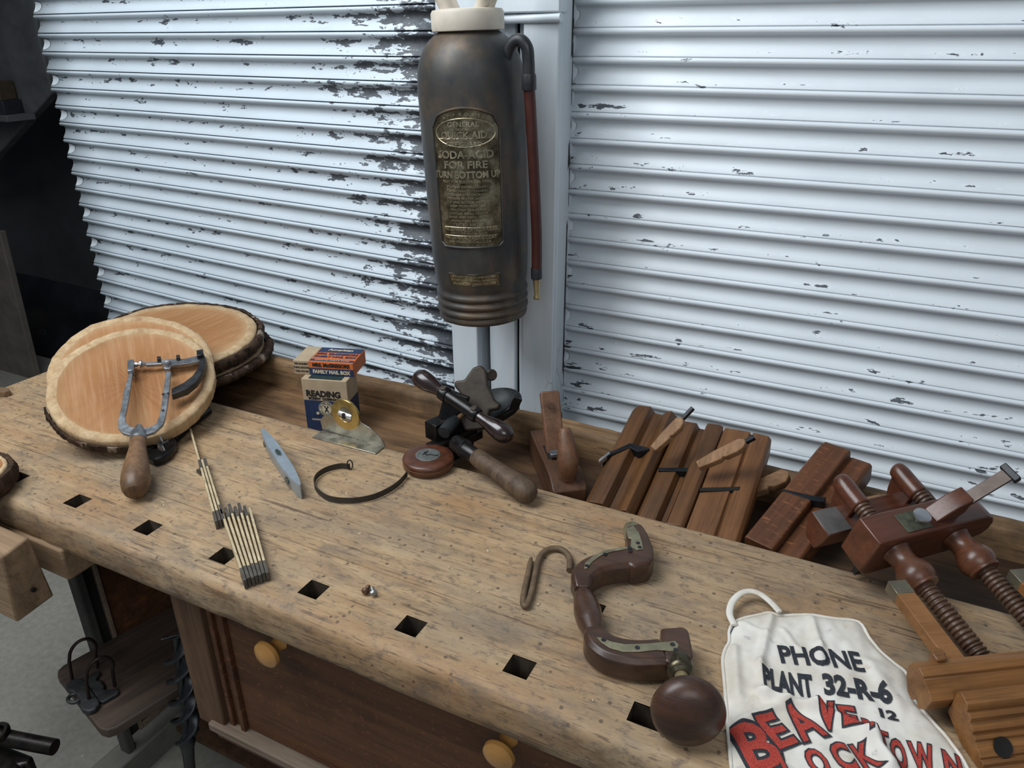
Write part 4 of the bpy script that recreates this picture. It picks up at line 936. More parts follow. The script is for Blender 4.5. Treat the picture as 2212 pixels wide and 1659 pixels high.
# ================================================================ black iron tool with crossing handles
M_EBON = plain('glossy_black_brown_handle', (.022, .012, .011), .16, 0, .35, 30, .08, coat=.6)
M_BLKI = plain('black_japanned_iron', (.012, .011, .011), .28, .3, .4, 40, .2)
M_RUSTY = plain('brown_cast_iron', (.060, .048, .038), .55, .5, .45, 45, .5)
M_PANI = plain('grey_black_pan', (.030, .035, .038), .5, .4, .5, 60, .4)
M_GRIP = wood('weathered_grey_brown_grip', (.050, .030, .018), (.155, .10, .06), 2, 1.0, .5, (.03, .02, .014), .6, .5)
it0 = at(1010, 960, .80)
it = thing('iron_hand_tool', 'black iron tool with a glossy cross handle and a wooden grip in the tray', 'tool', Matrix.Translation(it0))
def ip(u, v, z): return at(u, v, z)-it0
ha, hb_ = ip(896, 808, .990), ip(1106, 948, .925)
d = hb_-ha; L = d.length
pf_ = [(0, 0), (.006, .001), (.0125, .006), (.0172, .016), (.0180, .028), (.0160, .045), (.0120, .062), (.0098, .076), (.0096, .0775)]
k = L/.262
pr_ = [(r, z*k) for r, z in pf_]; pr_ += [(r, L-z*k) for r, z in pf_[::-1]]
ch = MB().lathe(pr_, 32, zf(ha, d)).build('cross_handle', M_EBON, it, ang=60)
for c0_, c1_ in ((.285, .355), (.60, .665)):
    MB().lathe([(.0097, c0_*L), (.0132, c0_*L+.0005), (.0140, (c0_+.015)*L), (.0140, (c1_-.015)*L), (.0132, c1_*L-.0005), (.0097, c1_*L)], 28, zf(ha, d)).build('collar', M_BLKI, it)
    pc = ha+d*((c0_+c1_)/2)
    MB().lathe([(0, .0), (.006, 0), (.006, .002), (0, .0025)], 16, zf(pc+V((0, -.004, .0125)), (-.1, -.35, 1))).build('screw_head', M_RUSTY, it)
MB().lathe([(.0116, .355*L), (.0116, .60*L)], 28, zf(ha, d)).build('bar', M_BLKI, it)
# lower grip lying over the slab edge
ga, gb = ip(986, 957, .890), ip(1143, 1066, .872); d2 = gb-ga; L2 = d2.length
Mg = zf(ga, d2)
MB().lathe([(0, -.004), (.014, -.004), (.0155, .002), (.0155, .018), (.0168, .020), (.0168, .024), (.0145, .026), (.0140, .052), (.012, .056)], 28, Mg).build('ferrule', M_BLKI, it)
kk = L2/.185
MB().lathe([(.011, .050*kk), (.0150, .053*kk), (.0165, .062*kk), (.0162, .085*kk), (.0175, .120*kk), (.0200, .155*kk), (.0205, .170*kk), (.0190, .183*kk), (.0130, .192*kk), (.006, .196*kk), (0, .197*kk)], 32, Mg).build('grip', M_GRIP, it, ang=60)
# box-like jaw
e1 = (ip(1022, 884, .90)-ip(942, 921, .90)).normalized()
Mb = frame(ip(942, 921, .90), e1, (0, 0, 1)); Lb = (ip(1022, 884, .90)-ip(942, 921, .90)).length
MB().prism([(0, 0), (Lb, 0), (Lb, .030), (0, .030)], -.004, 0, Mb).box(0, Lb, .001, .033, -.036, -.001, Mb).box(-.006, Lb, -.012, .004, -.044, -.034, Mb).box(.012, Lb+.01, -.016, .02, -.062, -.044, Mb).build('jaw_box', M_BLKI, it, bevel=.0015)
MB().box(-.004, Lb*1.05, .004, .030, -.098, -.045, Mb).build('base', M_BLKI, it, bevel=.003)
# left side plate and rear frame
sp_ = [ip(u, v, z) for u, v, z in ((962, 842, .95), (940, 925, .88), (950, 935, .88), (1000, 892, .91), (1010, 860, .95))]
MB().loft([[tuple(p) for p in sp_], [tuple(p+V((.002, .008, .0))) for p in sp_]]).build('side_plate', M_BLKI, it, bevel=.001)
MB().tube([ip(958, 935, .895), ip(975, 915, .90), ip(988, 905, .905)], [.012, .012, .009], 18).build('lock_nut', M_PANI, it)
MB().tube([ip(985, 907, .905), ip(1015, 880, .92), ip(1035, 852, .935)], [.0045, .0045, .0045], 12).build('spindle', M_WEDGE, it)
# pan (a shallow bowl segment) behind
pc_ = ip(1072, 872, .900)
bowlM = frame(pc_, V((.93, .25, .15)), V((-.42, -.25, .85)))
MB().lathe([(0, -.020), (.022, -.018), (.042, -.008), (.050, .004), (.052, .004), (.045, -.011), (.024, -.022), (0, -.024)], 40, bowlM).build('pan', M_PANI, it, ang=50)
MB().tube(sm([ip(1116, 858, .93), ip(1100, 885, .905), ip(1065, 905, .895), ip(1020, 912, .895)], 5), 1, sec=[(-.004, -.012), (.004, -.012), (.004, .006), (-.004, .006)], up=(0, 0, 1)).build('rim_bar', M_BLKI, it, bevel=.001)
# cast yoke
yk = MB().prism([(-.026, 0), (-.022, .030), (-.032, .040), (-.032, .048), (-.018, .050), (-.006, .070), (.006, .074), (.014, .066), (.018, .045), (.030, .024), (.040, .018), (.036, .010), (.024, .008), (.020, -.02), (-.010, -.025)], -.009, .009, frame(ip(1024, 896, .905), V((.95, .30, 0)), V((.25, -.80, .5))) @ Matrix.Scale(1.28, 4)).build('cast_yoke', M_RUSTY, it, bevel=.004, seg=3)
tw = ip(1062, 810, .965)
MB().tube([ip(1040, 826, .955), tw], .002, 8).build('screw_stem', M_STEELB, it)
MB().lathe([(0, -.002), (.0095, -.002), (.0115, 0), (.0095, .002), (0, .002)], 28, zf(tw, V((.75, -.6, .35)))).build('thumb_wheel', M_RUSTY, it)

# ================================================================ screw-arm plough plane
M_MAHO = wood('polished_red_brown_wood', (.060, .018, .009), (.15, .048, .022), 0, .9, .28, (.03, .012, .008), .5, .35, coat=.45)
M_NUT = wood('turned_red_brown_wood', (.070, .026, .013), (.165, .062, .030), 2, .9, .3, (.04, .018, .01), .4, .35, coat=.4)
M_THR = wood('dark_threaded_arm', (.055, .03, .018), (.15, .082, .05), 2, .9, .4, (.025, .015, .01), .5, .4, coat=.2)
X_ = V((.70, .714, 0)).normalized(); Y_ = V((-.715, .624, .316)); Y_ = (Y_-X_*Y_.dot(X_)).normalized(); Z_ = X_.cross(Y_)
O_ = at(1902, 1176, .947)
Mp = Matrix(((X_.x, Y_.x, Z_.x, O_.x), (X_.y, Y_.y, Z_.y, O_.y), (X_.z, Y_.z, Z_.z, O_.z), (0, 0, 0, 1)))
pp = thing('plough_plane', 'polished red-brown plough plane with two threaded wooden arms', 'plane', Mp)
body_prof = [(0, 0), (.19, .0), (.204, -.006), (.212, -.018), (.214, -.034), (.208, -.046), (.190, -.052), (.188, -.070), (.012, -.078), (.0, -.066)]
MB().prism([(x, z) for x, z in body_prof], -.046, 0, RX(90)).build('body', M_MAHO, pp, bevel=.003, seg=3)
MB().box(.015, .185, .012, .020, -.096, -.07).build('steel_skate', M_STEELD, pp)
def thread(x, z, y0, y1, r=.0125, pitch=.0062, taper=True):
    L = abs(y1-y0); n = int(L/pitch*2); pr = [(0, 0)]
    for i in range(n*2+1):
        f = i/(n*2); ph = (f*L/pitch) % 1; rad = r-(.0026 if ph < .3 or ph > .95 else 0)
        pr.append((rad, f*L))
    if taper: pr += [(r*.72, L), (r*.70, L+.004), (r*.45, L+.006), (r*.42, L+.013), (r*.25, L+.015), (0, L+.0152)]
    else: pr += [(0, L)]
    sgn = -1 if y1 < y0 else 1
    return MB().lathe(pr, 28, frame((x, y0, z), (1, 0, 0), (0, sgn, 0)))
for i, (ax, az) in enumerate(((.042, -.030), (.150, -.034))):
    thread(ax, az, .0, -.158 if i == 0 else -.15).build('threaded_arm', M_THR, pp, ang=25)
    nt_ = MB().lathe([(.012, -.001), (.0195, 0), (.0180, .004), (.0165, .014), (.0175, .022), (.0225, .030), (.0250, .038), (.0245, .046), (.0215, .052), (.0205, .0535), (.0215, .055), (.0205, .0575), (.013, .058)], 40, frame((ax, -.0005, az), (1, 0, 0), (0, -1, 0)))
    nt_.build('wooden_nut', M_NUT, pp, ang=50)
    bk_ = thread(ax, az+.002, .046, .078, .0115, taper=False); bk_.build('rear_thread', M_THR, pp, ang=25)
    arm = MB().tube(sm([(ax, .076, az+.002), (ax, .080, az+.002), (ax, .100, az+.002), (ax, .124, az+.003), (ax, .132, az+.002)], 4), [.0115, .0125, .0135, .014, .0142, .0142, .0142, .0142, .0142, .0142, .0142, .0138, .013, .012, .010, .007, .003][:17], 20)
    arm.build('rear_arm', M_MAHO, pp, ang=60)
    MB().prism([(.080, az-.002), (.126, az), (.120, az-.03), (.112, az-.050), (.082, az-.050)], -.006, .006, Matrix(((0, 0, 1, ax), (1, 0, 0, 0), (0, 1, 0, 0), (0, 0, 0, 1)))).build('arm_bracket', M_MAHO, pp, bevel=.002)
MB().prism([(.060, -.058), (.104, -.056), (.106, -.074), (.092, -.100), (.070, -.103), (.064, -.082)], -.012, .20, Matrix(((0, 0, 1, 0), (1, 0, 0, 0), (0, 1, 0, 0), (0, 0, 0, 1)))).build('fence', M_MAHO, pp, bevel=.002)
MB().box(-.0115, .030, .061, .103, -.0575, -.0552).build('fence_top', plain('greyed_fence_top', (.10, .092, .088), .6, 0, .3, 30, .3), pp, bevel=.001)
MB().box(.052, .094, .006, .036, -.001, .0015).build('stop_plate', plain('green_stained_brass', (.11, .115, .08), .5, .5, .5, 60, .2), pp, bevel=.0004)
MB().lathe([(0, 0), (.005, 0), (.005, .007), (.0115, .008), (.0122, .010), (.0115, .012), (.009, .0128), (0, .0126)], 32, T(.082, .020, .001)).build('depth_screw', M_STEELB, pp)
MB().prism([(.104, 0), (.128, .026), (.150, .036), (.150, .010), (.140, -.004), (.12, -.01)], -.036, -.010, RX(90)).build('wedge', M_MAHO, pp, bevel=.002)
ia, ib = (.128, -.005, 0), (.205, .064)
di = V((.085, 0, .072)); Mi_ = frame((.128, .022, -.004), di, (0, 0, 1))
MB().box(-.02, .105, -.009, .009, 0, .004, Mi_).build('iron', plain('brown_steel_iron', (.10, .078, .068), .4, .7, .2, 60, .15), pp, bevel=.0006)
MB().box(.098, .108, -.014, .014, -.003, .007, Mi_).build('iron_head', M_STEELD, pp, bevel=.0015)

# ================================================================ second plough plane at the lower right
M_BOXW = wood('golden_moulded_wood', (.14, .055, .015), (.33, .15, .045), 0, 1.0, .38, (.07, .03, .012), .45, .4, coat=.25)
M_BOXW2 = wood('orange_brown_bar', (.20, .082, .024), (.34, .155, .052), 0, 1.2, .42, (.10, .05, .02), .35, .4, coat=.15)
M_BTIP = plain('dull_brass_tip', (.22, .195, .14), .42, .7, .25, 40, .1)
X2 = V((.83, .557, 0)).normalized(); Y2 = V((-.54, .80, .115)); Y2 = (Y2-X2*Y2.dot(X2)).normalized(); Z2 = X2.cross(Y2)
O2 = at(2054, 1495, .905)
M2 = Matrix(((X2.x, Y2.x, Z2.x, O2.x), (X2.y, Y2.y, Z2.y, O2.y), (X2.z, Y2.z, Z2.z, O2.z), (0, 0, 0, 1)))
p2_ = thing('plough_plane', 'golden brown plough plane with square brass-tipped arms, lying partly on the cloth', 'plane', M2)
YZ = Matrix(((0, 0, 1, 0), (1, 0, 0, 0), (0, 1, 0, 0), (0, 0, 0, 1)))
bf = [(0, 0), (-.004, .004), (-.016, .001), (-.019, -.004), (-.020, -.011), (-.0225, -.0085), (-.0275, -.0105), (-.0285, -.018), (-.0335, -.0195), (-.036, -.0215), (-.037, -.0285), (-.0395, -.0265), (-.0425, -.0275), (-.0435, -.0325),
      (-.056, -.040), (-.0575, -.0445), (-.0595, -.0425), (-.062, -.044), (-.0635, -.050), (-.067, -.051), (-.068, -.058), (-.03, -.058), (0, -.042)]
MB().prism([(y, z*.84) for y, z in bf], .008, .27, YZ).build('moulded_body', M_BOXW, p2_, bevel=.0006)
ff = [(.0, -.014), (.008, -.008), (.021, -.004), (.023, .0), (.032, .002), (.036, -.001), (.043, -.002), (.046, -.012), (.044, -.026), (.034, -.041), (.024, -.044), (.018, -.034), (.013, -.044), (.004, -.034)]
MB().prism([(y, z) for y, z in ff], -.018, .27, YZ).build('fence', M_BOXW, p2_, bevel=.0008)
for i, bx_ in enumerate((.040, .212)):
    MB().box(bx_-.012, bx_+.012, .034, .168, -.024, -.008).build('bar', M_BOXW2, p2_, bevel=.001)
    MB().box(bx_-.0124, bx_+.0124, .146, .1685, -.0244, -.0076).build('brass_tip', M_BTIP, p2_, bevel=.0008)
MB().lathe([(0, 0), (.009, 0), (.0105, .001), (.0105, .002), (.007, .0015), (0, .001)], 24, zf((.036, -.050, -.0300), V((0, -.62, .78)))).build('shaded_hole_disc', M_SHAD, p2_)  # black disc standing in for the shaded inside of a hole
MB().prism([(.008, .038), (.020, .038), (.024, .048), (.020, .055), (.012, .055), (.007, .048)], -.012, .004).build('thumb_screw', M_BOXW, p2_, bevel=.002)

# ================================================================ wooden brace
M_BRACE = wood('dark_brown_brace', (.028, .014, .009), (.095, .044, .024), 0, 1.0, .32, (.02, .01, .007), .5, .35, coat=.4)
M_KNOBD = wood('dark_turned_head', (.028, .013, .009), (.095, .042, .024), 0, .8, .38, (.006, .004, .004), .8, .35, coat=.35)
M_PLATE = plain('greenish_worn_brass', (.36, .33, .22), .38, .75, .3, 45, .12)
b0 = at(1330, 1320, .85)
br = thing('wooden_brace', 'dark wooden hand brace with inlaid brass plates and a round head', 'brace', Matrix.Translation(b0))
zc = .0185
def bpt(u, v, z=.8685): q = at(u, v, z)-b0; return q
def chsec(w, h, c=.3): return [(-w, -h*(1-c)), (-w*(1-c), -h), (w*(1-c), -h), (w, -h*(1-c)), (w, h*(1-c)), (w*(1-c), h), (-w*(1-c), h), (-w, h*(1-c))]
def arm_loft(pts, ws, name, hz=.0175):
    P = [bpt(*p) for p in pts]; P = sm(P, 5); n = len(P); s_ = []
    for i, p in enumerate(P):
        t = (P[min(i+1, n-1)]-P[max(i-1, 0)]).normalized(); b = t.cross(V((0, 0, 1))).normalized(); w = interp(i/(n-1), [j/(len(ws)-1) for j in range(len(ws))], ws)
        s_.append([tuple(p+b*x+V((0, 0, z))) for x, z in chsec(w, min(hz, w*1.15), .32)])
    return MB().loft(s_).build(name, M_BRACE, br, bevel=.0012)
arm_loft([(1387, 1212), (1350, 1222), (1308, 1228), (1276, 1240), (1258, 1258), (1258, 1282)], [.0205, .0205, .0200, .0190, .0165, .0110], 'upper_arm', .018)
arm_loft([(1283, 1372), (1292, 1396), (1318, 1415), (1362, 1425), (1400, 1426), (1429, 1424)], [.0130, .0180, .0205, .0210, .0210, .0215], 'lower_arm', .018)
# upper corner block with the chuck
def block(pts, nm='corner_block'):
    q = [bpt(*p) for p in pts]; return MB().prism([(p.x, p.y) for p in q], .0006, .0366).build(nm, M_BRACE, br, bevel=.0055, seg=3)
block([(1351, 1156), (1383, 1149), (1397, 1170), (1409, 1200), (1411, 1224), (1402, 1238), (1366, 1246), (1350, 1236), (1354, 1205), (1352, 1180)])
c1, c2 = bpt(1364, 1138), bpt(1370, 1170)
MB().lathe([(0, 0), (.0085, 0), (.0135, .003), (.0145, .012), (.0145, .034)], 8, zf(c1, c2-c1), ).build('brass_chuck', M_PLATE, br, bevel=.001)
def plate(pts, name='brass_plate', z=.0368):
    q = [at(u, v, .85+z+.0006)-b0 for u, v in pts]
    o = MB().prism([(p.x, p.y) for p in q], z, z+.0009).build(name, M_PLATE, br, bevel=.0002); return o
def rv(plt, pts, z=.0377, r=.0032):
    for u, v in pts:
        q = at(u, v, .85+z)-b0; MB().lathe([(0, 0), (r, 0), (r*.9, .0006), (r*.6, .0003), (0, .0003)], 14, T(q.x, q.y, z)).build('screw', M_STEELD, plt)
q1 = plate([(1352, 1142), (1368, 1136), (1380, 1150), (1387, 1172), (1389, 1186), (1376, 1188), (1369, 1184), (1352, 1186), (1320, 1192), (1298, 1200), (1280, 1213), (1268, 1228), (1262, 1228), (1264, 1216), (1282, 1200), (1308, 1189), (1340, 1183), (1362, 1180), (1364, 1164), (1357, 1162)])
rv(q1, ((1268, 1222), (1307, 1197), (1360, 1183), (1362, 1190), (1378, 1173), (1382, 1182)))
q2 = plate([(1288, 1376), (1298, 1377), (1320, 1386), (1350, 1392), (1400, 1390), (1446, 1386), (1458, 1384), (1466, 1393), (1462, 1406), (1446, 1406), (1418, 1404), (1380, 1408), (1345, 1408), (1318, 1400), (1300, 1388)])
rv(q2, ((1304, 1382), (1377, 1399), (1453, 1392), (1460, 1404)))
# grip between the arms
g1, g2 = bpt(1257, 1272), bpt(1284, 1380); dg = g2-g1; Lg = dg.length
MB().lathe([(0, 0), (.0115, 0), (.0105, .06*Lg), (.0120, .10*Lg), (.0155, .25*Lg), (.0185, .48*Lg), (.0178, .56*Lg), (.0182, .58*Lg), (.0165, .72*Lg), (.0120, .88*Lg), (.0112, .95*Lg), (.0125, Lg), (0, Lg)], 36, zf(g1, dg)).build('grip', M_BRACE, br, ang=50)
# lower corner block
block([(1424, 1379), (1474, 1375), (1485, 1384), (1497, 1440), (1490, 1450), (1434, 1454)])
kc = at(1486, 1534, .8925)-b0; e0 = bpt(1466, 1432, .872); dk_ = (kc-e0); Lk = dk_.length
Mk = zf(e0, dk_)
MB().lathe([(0, 0), (.0165, 0), (.0170, .012), (.0155, .016), (.0165, .018), (.0155, .021), (.013, .023), (.0135, .026), (.010, .029)], 32, Mk).build('brass_collar', plain('dark_brass_collar', (.10, .085, .055), .3, .8, .3, 60, .1), br)
MB().lathe([(.0085, .02), (.0085, Lk-.02)], 20, Mk).build('neck', M_BRASS, br)
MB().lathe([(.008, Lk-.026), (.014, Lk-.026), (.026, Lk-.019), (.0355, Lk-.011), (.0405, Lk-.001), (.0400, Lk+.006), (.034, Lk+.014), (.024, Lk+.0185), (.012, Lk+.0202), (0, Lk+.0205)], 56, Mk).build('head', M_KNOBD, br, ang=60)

# ================================================================ bent rod hook
M_ROD = plain('rusty_brown_rod', (.145, .098, .058), .65, .25, .35, 70, .4)
hk = [(1147, 1206), (1142, 1235), (1133, 1275), (1130, 1300), (1134, 1309), (1141, 1302), (1150, 1272), (1158, 1232), (1166, 1204), (1182, 1188), (1205, 1185), (1222, 1193), (1231, 1210), (1230, 1232)]
h0 = at(1180, 1240, .85)
hp = [at(u, v, .8555)-h0 for u, v in hk]; hp = sm(hp, 5)
rr = [.0046 if i > 18 else .0040+.0006*i/18 for i in range(len(hp))]; rr[0] = .0026; rr[1] = .0032
ho = MB().tube(hp, rr, 12).build('bent_rod_hook', M_ROD, ang=60); ho.location = h0
tag(ho, 'rusty bent steel rod hook lying beside the wooden brace', 'hook')
# two small screws
M_RSC = plain('rusty_screw', (.13, .075, .045), .5, .6, .3, 90, .2); M_GSC = plain('grey_bolt', (.30, .30, .30), .4, .8, .2, 90, .1)
for (u, v, u2, v2, m, lab) in ((789, 1277, 797, 1265, M_RSC, 'rusty brown screw head, left of the pair on the bench'), (807, 1281, 803, 1268, M_GSC, 'grey hexagon bolt lying against the rusty screw')):
    a = at(u, v, .856); b_ = at(u2, v2, .854); t = thing('screw', lab, 'screw', zf(a, b_-a)); t['group'] = 'small screws on the bench'; del t['group']
    MB().lathe([(0, -.003), (.003, -.003), (.0052, -.001), (.0055, .0005), (.003, .0008)], 6 if m == M_GSC else 20, None).build('screw_head', m, t)
    MB().lathe([(0, 0)]+[(.0024+.0007*(i % 2), .001+i*.0009) for i in range(14)]+[(0, .014)], 12, None).build('shank', m, t)
# ================================================================ canvas nail apron
def mat_canvas():
    q = N('white_canvas'); P = q.map((1, 1, 1)); a = q.noise(P, 16, 5, .6); b = q.noise(q.map((900, 900, 900)), 1.0, 2)
    c = q.ramp(a, [(.35, (.66, .61, .52)), (.6, (.80, .77, .71))])
    c = q.mix(q.ramp(q.noise(q.map((1, 1, 1), loc=(3, 1, 0)), 28, 5, .7), [(.60, 0.0), (.74, .55)]), c, (.50, .38, .24))
    c = q.mix(q.ramp(q.noise(q.map((1, 1, 1), loc=(8, 4, 0)), 40, 3, .7), [(.66, 0.0), (.72, .5)]), c, (.42, .42, .42))
    w = q.n('TexWave', wave_type='BANDS'); q.l(q.map((1, 1, 1), rot=(0, 0, .8)), w.inputs[0]); w.inputs['Scale'].default_value = 260
    q.bump(q.math('ADD', q.math('MULTIPLY', a, 1.0), q.math('MULTIPLY', w.outputs[1], .12)), .35, .0016)
    return q.out(c, .85, 0, .2)
M_CANV = mat_canvas()
def mat_print(name, col, thr):
    q = N(name); f = q.noise(q.map((1, 1, 1)), 700, 3, .6); c = q.ramp(f, [(.36, tuple(x*.75 for x in col)), (.62, tuple(min(1, x*1.25+.015) for x in col))])
    return q.out(c, .85, 0, .2)
M_PBLK = mat_print('charcoal_print', (.030, .034, .042), 0); M_PRED = mat_print('faded_red_print', (.40, .050, .036), 0)
ap0 = at(1750, 1480, .85)
apr = thing('canvas_apron', 'white canvas nail apron with black and red printed letters beside the brace', 'apron', Matrix.Translation(ap0))
# outline on the bench in photo pixels
OL = [(1583, 1342), (1600, 1332), (1640, 1322), (1662, 1318), (1690, 1324), (1745, 1322), (1800, 1330), (1856, 1338), (1880, 1372), (1905, 1402), (1935, 1428), (1962, 1452), (1975, 1500), (2010, 1545), (2050, 1590), (2085, 1640), (2110, 1700), (2130, 1790),
      (1600, 1790), (1588, 1720), (1580, 1640), (1574, 1580), (1570, 1520), (1566, 1470), (1562, 1420), (1568, 1395), (1576, 1380), (1576, 1360)]
OLw = [at(u, v, .858) for u, v in OL]; OLw = [(p.x-ap0.x, p.y-ap0.y) for p in OLw]
OLw = [(p.x, p.y) for p in sm([V((x, y, 0)) for x, y in OLw], 4, closed=True)]
def pxw(u, v, z=.858): p = at(u, v, z); return V((p.x-ap0.x, p.y-ap0.y))
def seg_d(p, a, b):
    ab = b-a; t = max(0, min(1, (p-a).dot(ab)/ab.length_squared)); return (p-a-ab*t).length, t
FOLDS = [((1668, 1325), (1640, 1440), .006, .010), ((1640, 1440), (1652, 1500), .005, .012), ((1640, 1500), (1760, 1535), .010, .012), ((1760, 1535), (1880, 1600), .012, .016), ((1880, 1600), (1920, 1660), .014, .016),
         ((1748, 1325), (1770, 1400), .005, .010), ((1770, 1400), (1775, 1440), .004, .012), ((1585, 1400), (1590, 1500), .006, .012), ((1600, 1560), (1700, 1520), .006, .012), ((1690, 1360), (1720, 1400), .003, .008), ((1880, 1440), (1930, 1520), .006, .02), ((1600, 1345), (1650, 1370), .003, .008)]
FW = [(pxw(*a), pxw(*b), h, w) for a, b, h, w in FOLDS]
def inside_d(x, y):                       # signed distance to the outline (positive inside)
    p = V((x, y)); n = len(OLw); dm = 9; ins = False; j = n-1
    for i in range(n):
        a, b = V(OLw[j]), V(OLw[i]); d_, _ = seg_d(p, a, b); dm = min(dm, d_)
        if ((b.y > y) != (a.y > y)) and (x < (a.x-b.x)*(y-b.y)/(a.y-b.y)+b.x): ins = not ins
        j = i
    return dm if ins else -dm
def cloth_h(x, y):
    d = max(0, inside_d(x, y)); e = 1-math.exp(-d/.007)
    h = .0065*e+.0050*e*(nz(x*13, y*13, 3)+.6)+.0020*e*nz(x*38, y*30, 7)+.0012*e*nz(x*90, y*60, 1)
    p = V((x, y))
    for a, b, fh, fw in FW:
        q, t = seg_d(p, a, b); h += .95*e*fh*math.exp(-(q/(fw*.55))**2)
    return max(.0012, h+.0012)
xs_ = [p[0] for p in OLw]; ys_ = [p[1] for p in OLw]; x0, x1, y0, y1 = min(xs_), max(xs_), min(ys_), max(ys_)
nx, ny = 190, 210
H_ = [[0]*(nx+1) for _ in range(ny+1)]; IN = [[0]*(nx+1) for _ in range(ny+1)]
for j in range(ny+1):
    for i in range(nx+1):
        x = x0+(x1-x0)*i/nx; y = y0+(y1-y0)*j/ny; IN[j][i] = inside_d(x, y) > 0; H_[j][i] = cloth_h(x, y) if IN[j][i] else .001
def hgt(x, y):                            # interpolated height for the print
    fx = (x-x0)/(x1-x0)*nx; fy = (y-y0)/(y1-y0)*ny; i = int(max(0, min(nx-1, fx))); j = int(max(0, min(ny-1, fy))); a = fx-i; b = fy-j
    return (H_[j][i]*(1-a)+H_[j][i+1]*a)*(1-b)+(H_[j+1][i]*(1-a)+H_[j+1][i+1]*a)*b
bm = bmesh.new(); vb = [bm.verts.new((x, y, 0)) for x, y in OLw]; bm.faces.new(vb)
g = bmesh.new()
vt = {}; fs = []
mbc = MB(); vv = []; ff_ = []
for j in range(ny+1):
    for i in range(nx+1): vv.append((x0+(x1-x0)*i/nx, y0+(y1-y0)*j/ny, H_[j][i]))
for j in range(ny):
    for i in range(nx):
        c_ = [IN[j][i], IN[j][i+1], IN[j+1][i+1], IN[j+1][i]]
        ids = [j*(nx+1)+i, j*(nx+1)+i+1, (j+1)*(nx+1)+i+1, (j+1)*(nx+1)+i]
        if sum(c_) >= 3: ff_.append(tuple(k for k, f in zip(ids, c_) if f) if sum(c_) == 3 else tuple(ids))
used = sorted({k for f in ff_ for k in f}); rm = {k: n for n, k in enumerate(used)}
bm.free(); g.free()
mbc.add([vv[k] for k in used], [tuple(rm[k] for k in f) for f in ff_])
# hem: a rolled edge around the outline
cl_ = mbc.build('cloth', M_CANV, apr, ang=80)
MB().tube([(x, y, .0032+.0008*nz(x*60, y*60)) for x, y in OLw], .0022, 8, closed=True).build('hem', M_CANV, apr, ang=80)
lp_ = sm([at(u, v, z)-ap0 for u, v, z in ((1586, 1350, .860), (1576, 1325, .862), (1582, 1300, .864), (1600, 1282, .866), (1622, 1277, .866), (1645, 1285, .866), (1668, 1304, .864), (1684, 1322, .862))], 6)
MB().tube(lp_, 1, sec=[(.0046*cos(a*pi/6), .0022*sin(a*pi/6)) for a in range(12)], up=(0, 0, 1)).build('neck_loop', M_CANV, apr, ang=80)
# printing
def ang_of(a, b): d_ = pxw(*b)-pxw(*a); return atan2(d_.y, d_.x), d_.length
def onc(x, y, z): return (x, y, hgt(x, y)+.0012+z)
def line(body, a, b, hpx_, m, bold, name, up=None, z=0, spacing=1.0):
    # body set so that it runs from pixel a to pixel b (baseline centres), letter height from pixel pair
    th, L = ang_of(a, b); H = (pxw(*hpx_[0])-pxw(*hpx_[1])).length
    t0 = text_mesh(body, 1, 0, 0); w = max(v.co.x for v in t0.verts)-min(v.co.x for v in t0.verts); hh = max(v.co.y for v in t0.verts)-min(v.co.y for v in t0.verts); t0.free()
    size = H/hh; xs = L/(w*size); tm = text_mesh(body, size, bold*size, 0, xs=xs, fine=.0035)
    c_ = (pxw(*a)+pxw(*b))/2
    return [(tm, c_.x, c_.y, th)]
text_obj('printed_letters', line('PHONE', (1683, 1420), (1859, 1438), ((1690, 1400), (1686, 1436)), M_PBLK, .035, 'x'), onc, M_PBLK, cl_)
text_obj('printed_letters', line('PLANT', (1647, 1472), (1753, 1489), ((1700, 1460), (1698, 1500)), M_PBLK, .05, 'x'), onc, M_PBLK, cl_)
text_obj('printed_letters', line('32-R-6', (1779, 1485), (1919, 1508), ((1850, 1476), (1852, 1516)), M_PBLK, .05, 'x'), onc, M_PBLK, cl_)
text_obj('printed_letters', line('12', (1896, 1547), (1932, 1552), ((1912, 1540), (1912, 1556)), M_PBLK, .05, 'x'), onc, M_PBLK, cl_)
# big outlined letters: (char, centre px, top px, bottom px, left px, right px)
BIG = [('B', (1634, 1622), (1605, 1567), (1670, 1680), (1590, 1630), (1680, 1618)), ('E', (1676, 1588), (1662, 1545), (1695, 1630), (1652, 1597), (1700, 1580)), ('A', (1735, 1570), (1712, 1530), (1752, 1620), (1707, 1588), (1770, 1570)),
       ('V', (1783, 1555), (1775, 1524), (1796, 1600), (1758, 1552), (1814, 1560)), ('E', (1830, 1560), (1822, 1530), (1846, 1588), (1812, 1558), (1856, 1564)), ('R', (1876, 1584), (1872, 1560), (1882, 1610), (1862, 1583), (1890, 1587)), ('T', (1906, 1606), (1902, 1584), (1912, 1632), (1890, 1602), (1922, 1610)),
       ('O', (1940, 1640), (1930, 1600), (1952, 1682), (1920, 1636), (1962, 1646)), ('W', (1992, 1646), (1982, 1614), (2004, 1690), (1966, 1640), (2030, 1654)), ('N', (2058, 1662), (2046, 1628), (2070, 1700), (2036, 1655), (2084, 1668)),
       ('L', (1703, 1668), (1695, 1640), (1712, 1700), (1690, 1670), (1722, 1666)), ('O', (1766, 1660), (1755, 1630), (1778, 1700), (1744, 1664), (1790, 1656)), ('C', (1820, 1648), (1810, 1618), (1832, 1690), (1797, 1652), (1845, 1646)), ('K', (1866, 1644), (1856, 1616), (1876, 1676), (1846, 1648), (1890, 1640))]
